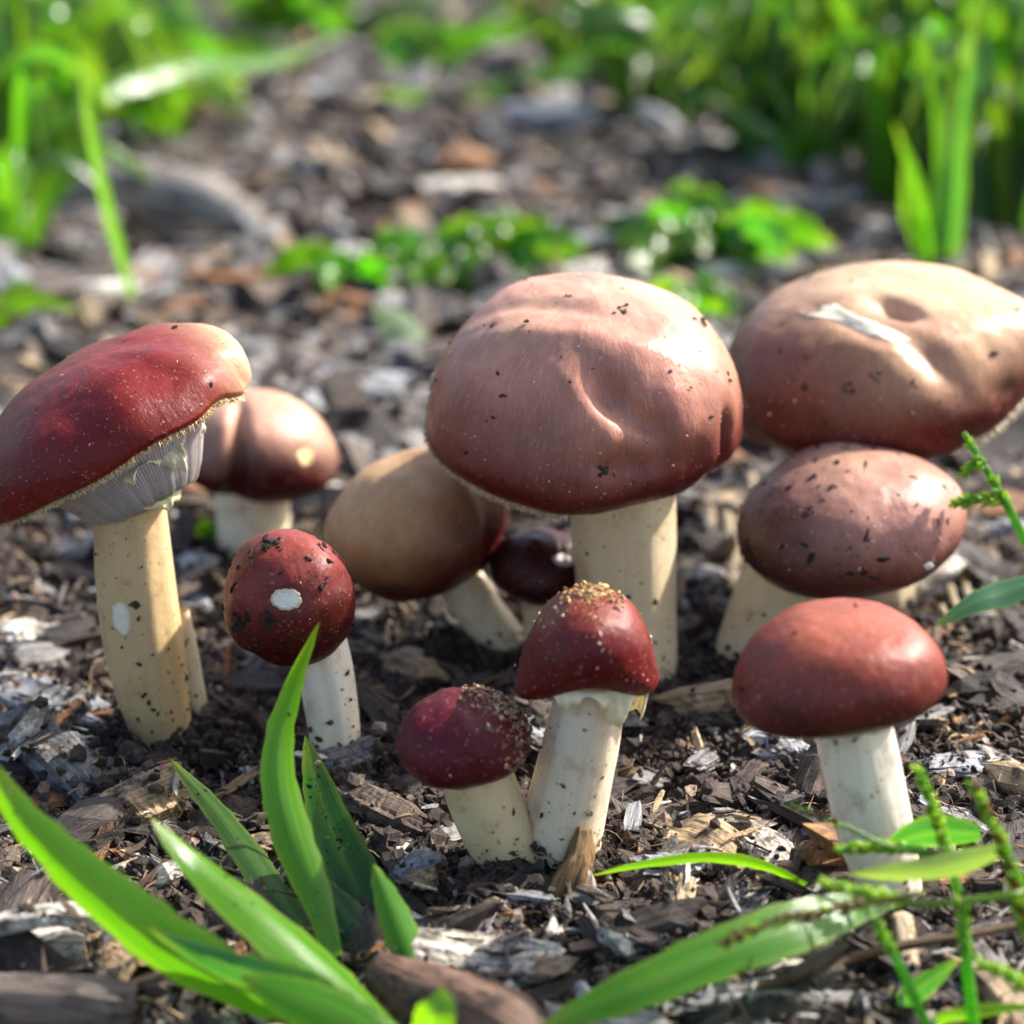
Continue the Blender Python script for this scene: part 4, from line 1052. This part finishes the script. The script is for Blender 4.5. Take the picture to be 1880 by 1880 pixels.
GR, DG, YG, BGN = (.062, .215, .012), (.022, .095, .020), (.115, .28, .014), (.035, .15, .055)

# broad-bladed grass at the lower left
b = at_z(640, 1850); o = thing('grass_plant', 'broad bladed bright green grass rosette in front of the egg shaped button', 'grass', b)
leaf(o, b, [(610, 1760, 25.4), (575, 1640, 26.2), (528, 1500, 26.8), (515, 1380, 27.2), (545, 1260, 27.5), (588, 1140, 27.6)], 80, (.085, .25, .012), roll=[30, 10, -15, -30, -50], fold=.45, dirt=6)
leaf(o, b, [(720, 1770, 26.0), (660, 1640, 27.2), (600, 1500, 28.2), (560, 1350, 28.8)], 112, DG, roll=10, fold=.12, dirt=60)
leaf(o, b, [(720, 1890, 23.8), (620, 1800, 24.2), (480, 1680, 24.6), (370, 1590, 25.0), (275, 1500, 25.2)], 122, (.085, .25, .012), gloss=True, fold=.35, dirt=14)
leaf(o, b, [(560, 1860, 23.8), (440, 1810, 24.0), (300, 1730, 24.2), (150, 1610, 24.4), (40, 1500, 24.6), (-40, 1370, 24.8)], 122, (.085, .25, .012), roll=18, fold=.3, dirt=14)
leaf(o, b, [(770, 1800, 25.2), (750, 1730, 25.5), (715, 1650, 25.8), (685, 1585, 26.0)], 74, GR, roll=-20, fold=.5)
leaf(o, b, [(740, 1830, 25.2), (680, 1740, 26.0), (620, 1660, 26.8), (560, 1590, 27.4)], 90, DG, roll=-15, fold=.3)
leaf(o, b, [(600, 1760, 25.8), (510, 1640, 27.2), (410, 1500, 28.6), (310, 1390, 29.6)], 72, (.05, .12, .03), roll=-30, fold=.3, dirt=12)
leaf(o, b, [(700, 1900, 23.6), (600, 1840, 23.6), (500, 1800, 23.8), (380, 1760, 24.0), (270, 1700, 24.1)], 80, BGN, roll=20, fold=.3)
leaf(o, b, [(740, 1940, 23.0), (640, 1880, 23.1), (530, 1830, 23.2), (440, 1790, 23.4)], 110, GR, roll=0, fold=.3)
leaf(o, b, [(740, 1960, 22.6), (780, 1900, 22.4), (800, 1850, 22.4), (810, 1810, 22.6)], 110, YG, roll=30, fold=.3)

# long blade lying at the bottom right with spikes over it
b = at_z(1660, 1700); o = thing('grass_shoot', 'long broad green blade lying over the mulch in front of the white stem', 'grass', at_z(1640, 1690))
b = at_z(1640, 1690)
leaf(o, b, [(1640, 1640, 25.6), (1540, 1670, 24.8), (1380, 1725, 24.0), (1200, 1800, 23.4), (1080, 1850, 23.2), (985, 1890, 23.1)], 112, GR, roll=-18, fold=.2)
b = at_z(1470, 1625); o = thing('grass_shoot', 'thin arching green blade beside the bell capped mushroom foot', 'grass', b)
leaf(o, b, [(1480, 1625, 27.0), (1400, 1590, 27.0), (1300, 1575, 27.0), (1180, 1588, 27.0), (1085, 1608, 27.1)], 26, YG, roll=30, n=30, m=5)

# budding spikes
BUDV, BUDF = SPH.copy(), SPHF
bm_v = BUDV * np.array([.046, .046, .12]); bm_v[:, :2] *= (1 - .75 * np.clip(np.abs(bm_v[:, 2:]) / .12, 0, 1) ** 1.2); bm_v[:, 0] += .12 * bm_v[:, 2] ** 2 / .12; BUD = {}
for nm, tn in (('green', (.20, .34, .03)), ('lime', (.30, .40, .05)), ('red', (.16, .075, .03))):
    BUD[nm] = make_mesh('bud', bm_v, BUDF, np.broadcast_to(np.array(tn), (len(bm_v), 3)), bm_v * 6); BUD[nm].materials.append(LEAF)
def spike(parent, origin, ctl, rad, tint, b0, b1, nb, kinds, size=1.0, name='spike'):
    pts = [at_y(*q) for q in ctl]
    st = tube(name, pts, [rad, rad * .9, rad * .6] if len(pts) == 3 else [rad * (1 - .5 * i / (len(pts) - 1)) for i in range(len(pts))], LEAF, tint, parent=parent, origin=origin, ring=8, n=22)
    C = spline([tuple(p) for p in pts], 60)
    nb = int(nb * 1.7)
    for i in range(nb):
        u = b0 + (b1 - b0) * (i + random.random() * .6) / nb; j = min(58, int(u * 59)); c_ = C[j]; T = Vector(C[j + 1] - C[j]).normalized()
        a = i * 2.4; side = T.orthogonal().normalized(); side = Matrix.Rotation(a, 3, T) @ side
        sz = size * random.uniform(.75, 1.2) * (1 - .25 * (u - b0) / max(.01, b1 - b0))
        q = Vector(c_) + side * .05 * sz + T * .05
        ob = bpy.data.objects.new('bud', BUD[random.choice(kinds)]); COL.objects.link(ob); ob.parent = st
        ob.location = (q - Vector(origin)) * S; ob.rotation_euler = (T * .75 + side * .6).to_track_quat('Z', 'Y').to_euler(); ob.scale = (sz,) * 3
    return st
b = at_z(1800, 1790); o = thing('weed', 'weed with budding yellow green spikes in front of the white stem', 'weed', b)
spike(o, b, [(1760, 1640, 25.0), (1725, 1520, 25.2), (1685, 1410, 25.3)], .06, (.12, .26, .03), .25, 1, 26, ['green', 'lime', 'lime'], 1.0)
spike(o, b, [(1885, 1720, 24.2), (1850, 1580, 24.4), (1785, 1440, 24.5)], .06, (.12, .22, .03), .05, 1, 40, ['green', 'lime', 'red'], 1.05)
spike(o, b, [(1790, 1900, 23.6), (1775, 1770, 23.8), (1765, 1650, 24.0)], .075, (.10, .30, .02), .55, 1, 12, ['green', 'lime'], 1.0)
spike(o, b, [(1710, 1900, 23.6), (1660, 1790, 23.8), (1610, 1690, 24.0)], .065, (.10, .30, .02), .65, 1, 8, ['green', 'lime'], .9)
spike(o, b, [(1800, 1570, 25.0), (1650, 1560, 25.2), (1560, 1520, 25.3), (1440, 1475, 25.4)], .045, (.10, .18, .04), .72, 1, 10, ['red', 'red', 'green'], .75)
spike(o, b, [(1700, 1560, 25.4), (1620, 1555, 25.6), (1540, 1560, 25.7)], .05, (.10, .24, .03), .2, 1, 20, ['green', 'lime'], 1.0)
spike(o, b, [(1880, 1640, 24.0), (1700, 1660, 24.0), (1600, 1640, 24.1), (1510, 1620, 24.2)], .05, (.12, .20, .03), .45, 1, 22, ['lime', 'green'], .95)
spike(o, b, [(1700, 1640, 23.6), (1560, 1665, 23.6), (1430, 1690, 23.5), (1320, 1735, 23.4)], .045, (.12, .12, .03), .25, 1, 22, ['red', 'red', 'lime'], 1.0)
spike(o, b, [(1890, 1820, 23.4), (1850, 1790, 23.5), (1800, 1770, 23.6)], .05, (.12, .24, .03), .1, 1, 14, ['green', 'lime'], 1.0)
leaf(o, b, [(1840, 1560, 24.6), (1760, 1585, 24.6), (1660, 1600, 24.6), (1560, 1605, 24.7)], 52, (.22, .32, .16), roll=15)
leaf(o, b, [(1800, 1530, 25.6), (1700, 1530, 25.8), (1620, 1560, 26.0)], 70, BGN, roll=25)
leaf(o, b, [(1690, 1880, 24.4), (1760, 1860, 24.0), (1840, 1850, 23.8), (1920, 1850, 23.6)], 30, YG, roll=20)
leaf(o, b, [(1620, 1880, 24.6), (1680, 1820, 24.4), (1760, 1760, 24.2)], 60, BGN, roll=30)
b = at_z(1900, 1060); o = thing('weed', 'green budding weed stem rising beside the oval speckled cap', 'weed', b)
spike(o, b, [(1905, 1040, 34.2), (1850, 930, 34.2), (1770, 795, 34.2)], .075, (.10, .24, .04), .5, .98, 10, ['green', 'lime'], 1.1)
spike(o, b, [(1845, 920, 34.2), (1800, 915, 34.1), (1750, 925, 34.1)], .04, (.12, .26, .03), .15, 1, 18, ['lime', 'green'], 1.2)
spike(o, b, [(1815, 860, 34.2), (1790, 850, 34.2), (1772, 870, 34.2)], .04, (.12, .26, .03), .1, 1, 10, ['lime', 'green'], 1.1)
leaf(o, b, [(1930, 1055, 33.4), (1850, 1085, 33.2), (1790, 1105, 33.0), (1715, 1150, 32.8)], 60, (.06, .17, .11), roll=-25)
b = at_z(385, 1010); o = thing('moss_tuft', 'tiny bright green moss sprig between the two stems behind', 'moss', b)
for i in range(16):
    a = random.uniform(0, 6.28); r = random.uniform(10, 55)
    leaf(o, b, [(385 + 8 * math.cos(a), 1005, b.y), (385 + r * .6 * math.cos(a), 985 - abs(r * .5), b.y), (385 + r * math.cos(a), 1000 - abs(r * math.sin(a)), b.y - .2)], 18, YG, n=8, m=3, prof='ovate')

# low broad-leaved weeds behind the big cap
def rosette(px, py, spread, nl, label, seed, tint=GR, rise=40, wid=.34):
    g = random.Random(seed); b_ = at_z(px, py); o_ = thing('broadleaf_weed', label, 'weed', b_); Y = b_.y
    for i in range(nl):
        a = i / nl * 6.283 + g.uniform(-.3, .3); L = spread * g.uniform(.6, 1.15); dx = math.cos(a) * L; dY = math.sin(a) * L * cpp(b_)
        e = at_z(px + dx, py); up = g.uniform(.5, 1.3) * rise
        p0 = Vector(b_); p2 = Vector((b_.x + dx * cpp(b_), Y + dY, .3 + up * cpp(b_) * .5)); p1 = (p0 + p2) / 2; p1.z += up * cpp(b_) * .6
        C = []
        for q in (p0, p1, p2):
            d = q - CP; f_ = d.dot(CF); C.append((940 + FPX * d.dot(CR) / f_, 940 - FPX * d.dot(CU) / f_, q.y))
        tn = [x * g.uniform(.5, 1.0) for x in (tint if g.random() < .6 else (.03, .13, .03))]
        leaf(o_, b_, C, L * wid * 1.4, tn, roll=g.uniform(-40, 40), prof='jag', n=22, wave=.3)
    return o_
rosette(650, 535, 175, 15, 'low glossy jagged leaved weed behind the brown cap', 1, rise=45, wid=.34)
rosette(800, 530, 130, 11, 'flat spreading jagged weed touching the low glossy weed', 6, rise=40, wid=.34)
rosette(920, 505, 150, 19, 'leafy green jagged weed right behind the biggest cap', 2, rise=70, wid=.32)
rosette(1310, 490, 210, 26, 'bushy green jagged weed between the two big caps', 3, rise=75, wid=.28)
rosette(1290, 590, 110, 10, 'small weed with yellow green leaves touching the biggest cap', 4, YG, rise=50, wid=.32)
b = at_z(800, 680); o = thing('fallen_leaf', 'pale shiny grey green leaf lying beside the biggest cap', 'leaf', b)
leaf(o, b, [(690, 560, b.y + 3), (740, 610, b.y + 1.2), (790, 670, b.y)], 85, (.36, .44, .30), roll=10, prof='ovate')

# grass clumps in the background
def clump(px, py, n, hpx, spread, label, seed, tints, wid=26, lean=0, group=None):
    g = random.Random(seed); b_ = at_z(px, py); o_ = thing('grass_clump', label, 'grass', b_, group); k_ = cpp(b_)
    for i in range(n):
        x0 = b_.x + g.uniform(-.25, .25) * spread * k_; y0 = b_.y + g.uniform(-.2, .2) * spread * k_
        a = g.uniform(0, 6.283); H_ = hpx * k_ * g.uniform(.5, 1.15); out = spread * k_ * g.uniform(.15, .9)
        dx, dy = math.cos(a) * out + lean * k_ * g.uniform(.4, 1.2), math.sin(a) * out * .8
        droop = g.uniform(.3, 1.0)
        ps = [Vector((x0, y0, -.2)), Vector((x0 + dx * .25, y0 + dy * .25, H_ * .6)), Vector((x0 + dx * .65, y0 + dy * .65, H_)), Vector((x0 + dx * 1.15, y0 + dy * 1.15, H_ * (1.1 - droop * .7)))]
        C = []
        for q in ps:
            d = q - CP; f_ = d.dot(CF); C.append((940 + FPX * d.dot(CR) / f_, 940 - FPX * d.dot(CU) / f_, q.y))
        tn = [x * g.uniform(.45, .95) for x in g.choice(tints)]
        leaf(o_, b_, C, wid * g.uniform(.7, 1.5), tn, roll=g.uniform(-50, 50), n=14, m=5, prof='blade')
    return o_
clump(40, 350, 26, 330, 300, 'tall loose grass clump beside the bent grey branch', 11, [GR, YG, BGN], 74)
clump(250, 240, 26, 210, 330, 'leafy grass clump behind the bent grey branch', 12, [GR, YG, BGN], 72)
clump(-30, 640, 12, 120, 240, 'low grass tuft behind the tall tilted mushroom', 13, [GR, YG], 40)
clump(1230, 225, 30, 250, 300, 'dark green grass clump at the edge of the mulch bed', 14, [DG, BGN, (.02, .08, .012)], 36)
clump(1420, 290, 40, 300, 280, 'dense dark grass clump behind the broad pale cap', 15, [DG, GR, (.02, .08, .012)], 38)
clump(1600, 300, 40, 320, 280, 'tall dark grass clump between the dense clump and the bright one', 20, [DG, GR, YG, BGN], 40)
clump(1780, 320, 40, 360, 280, 'tall bright grass clump behind the broad pale cap', 16, [DG, GR, YG], 46)
clump(1900, 370, 30, 340, 220, 'tall shaded grass clump at the mulch edge beside the bright one', 17, [DG, GR, BGN], 54)
clump(1080, 130, 22, 150, 280, 'sparse dark grass clump around the reddish dead stem', 18, [DG, BGN], 44)
clump(780, 130, 8, 80, 240, 'small arching grass tuft alone on the far mulch', 19, [BGN, GR], 44)
clump(560, 60, 18, 110, 300, 'short grass tuft at the far end of the mulch', 21, [DG, GR], 40)
clump(-10, 480, 14, 330, 300, 'long thin bladed grass tuft behind the tilted cap', 33, [GR, BGN, YG], 34)
clump(120, 300, 20, 300, 420, 'long thin bladed grass clump over the bent grey branch', 34, [GR, BGN, DG], 36)
# single long blades
def lone(ctl, wpx, tint, label, roll=20):
    b_ = at_z(ctl[0][0], ctl[0][1]); o_ = thing('grass_shoot', label, 'grass', b_); leaf(o_, b_, ctl, wpx, tint, roll=roll, n=24, m=5); return o_
Yl = at_z(255, 590).y
lone([(258, 600, Yl), (222, 470, Yl), (185, 330, Yl - .3), (160, 200, Yl - .5), (150, 90, Yl - .5)], 26, (.10, .24, .06), 'upright green stalk behind the crest of the tilted cap')
b = at_z(1720, 500); o = thing('grass_plant', 'upright slender pale green grass plant behind the broad cap', 'grass', b)
for x0, x1, x2, yt, w_, tn in ((1735, 1738, 1752, 130, 50, (.11, .26, .08)), (1705, 1690, 1640, 220, 36, GR), (1728, 1728, 1700, 40, 34, GR), (1742, 1765, 1790, 20, 34, BGN), (1700, 1668, 1660, 290, 36, YG)):
    leaf(o, b, [(x0, 505, b.y), ((x0 + x1) / 2, 420, b.y - .2), (x1, (500 + yt) / 2, b.y - .4), (x2, yt, b.y - .3)], w_, tn, roll=random.uniform(-30, 30), n=20, m=5)
clump(1660, 380, 34, 300, 260, 'dark grass clump just behind the upright slender plant', 31, [DG, DG, BGN, GR], 40)
clump(1850, 440, 30, 330, 240, 'shaded grass clump growing nearest to the broad pale cap', 32, [DG, DG, BGN, GR], 42)
b = at_z(1490, 335); o = thing('grass_plant', 'slender green grass plant standing before the dense dark clump', 'grass', b)
for x1, x2, yt, w_, tn in ((1488, 1485, 60, 40, (.07, .2, .03)), (1500, 1540, 120, 30, GR), (1460, 1400, 130, 30, DG), (1420, 1290, 170, 34, BGN), (1530, 1600, 150, 32, DG), (1495, 1510, 20, 26, GR)):
    leaf(o, b, [(1490, 340, b.y), ((1490 + x1) / 2, 290, b.y - .3), (x1, (330 + yt) / 2, b.y - .6), (x2, yt, b.y - .4)], w_, tn, roll=random.uniform(-30, 30), n=20, m=5)
Yl = at_z(640, 160).y
lone([(-20, 300, Yl - 22), (140, 190, Yl - 20), (330, 125, Yl - 16), (480, 115, Yl - 12), (640, 60, Yl - 6)], 50, GR, 'long blade arching low over the far mulch', 30)
Yl = at_z(680, 185).y
lone([(1150, 110, Yl + 6), (1020, 140, Yl + 2), (850, 185, Yl - 1), (680, 165, Yl - 2)], 56, (.10, .24, .10), 'curved pale green blade lying on the far mulch')
tube('dead_stem', [at_y(1200, 140, at_z(1200, 180).y), at_y(1080, 60, at_z(1200, 180).y + 2), at_y(950, -10, at_z(1200, 180).y + 4)], [.35, .33, .3], WOOD, (.25, .12, .06), 'reddish brown dead stem slanting over the far mulch', 'stem', ring=10)

# grassy verge beyond the mulch bed
def verge(n, x0, x1, y0, y1, h0, h1, wid):
    K = 5; x = rng.uniform(x0, x1, n); y = rng.uniform(y0, y1, n); z = ground_h(x, y, False) - .3
    a = rng.uniform(0, 6.283, n); H_ = rng.uniform(h0, h1, n); out = H_ * rng.uniform(.1, .9, n); u = np.linspace(0, 1, K)
    C = np.stack([x[:, None] + np.cos(a)[:, None] * out[:, None] * u ** 1.8, y[:, None] + np.sin(a)[:, None] * out[:, None] * u ** 1.8, z[:, None] + H_[:, None] * (u - .35 * u ** 3)], -1)
    tw = a + rng.normal(1.57, .7, n); w_ = wid * rng.uniform(.5, 1.4, n)[:, None] * (1 - u ** 2)[None] + .01
    s = np.stack([np.cos(tw), np.sin(tw), np.zeros(n)], -1)[:, None]
    P = np.stack([C - s * w_[..., None], C + s * w_[..., None]], 2)
    f = (grid_faces(K, 2, False)[None] + (np.arange(n) * K * 2)[:, None, None]).reshape(-1, 4)
    base = np.array([GR, DG, BGN, YG])[rng.choice(4, n, p=[.25, .55, .15, .05])] * rng.uniform(.5, .95, (n, 1))
    t = np.repeat(base[:, None], K * 2, 1).reshape(-1, 3)
    l = np.stack([np.broadcast_to(np.array([-.5, .5]), (n, K, 2)), np.broadcast_to((u * 5)[None, :, None], (n, K, 2)), np.broadcast_to(rng.uniform(0, 50, n)[:, None, None], (n, K, 2))], -1)
    return P.reshape(-1, 3), [f], t, l.reshape(-1, 3)
v, f, t, l = merge([verge(4200, 10, 70, 84, 170, 4, 13, .35), verge(5000, -150, 150, 150, 420, 4, 14, .45), verge(900, -75, -24, 95, 160, 4, 10, .3)])
o = link('grass', make_mesh('grass', v, f, t, l), LEAF, kind='stuff'); tag(o, 'dense green grass growing beyond the mulch bed', 'grass')
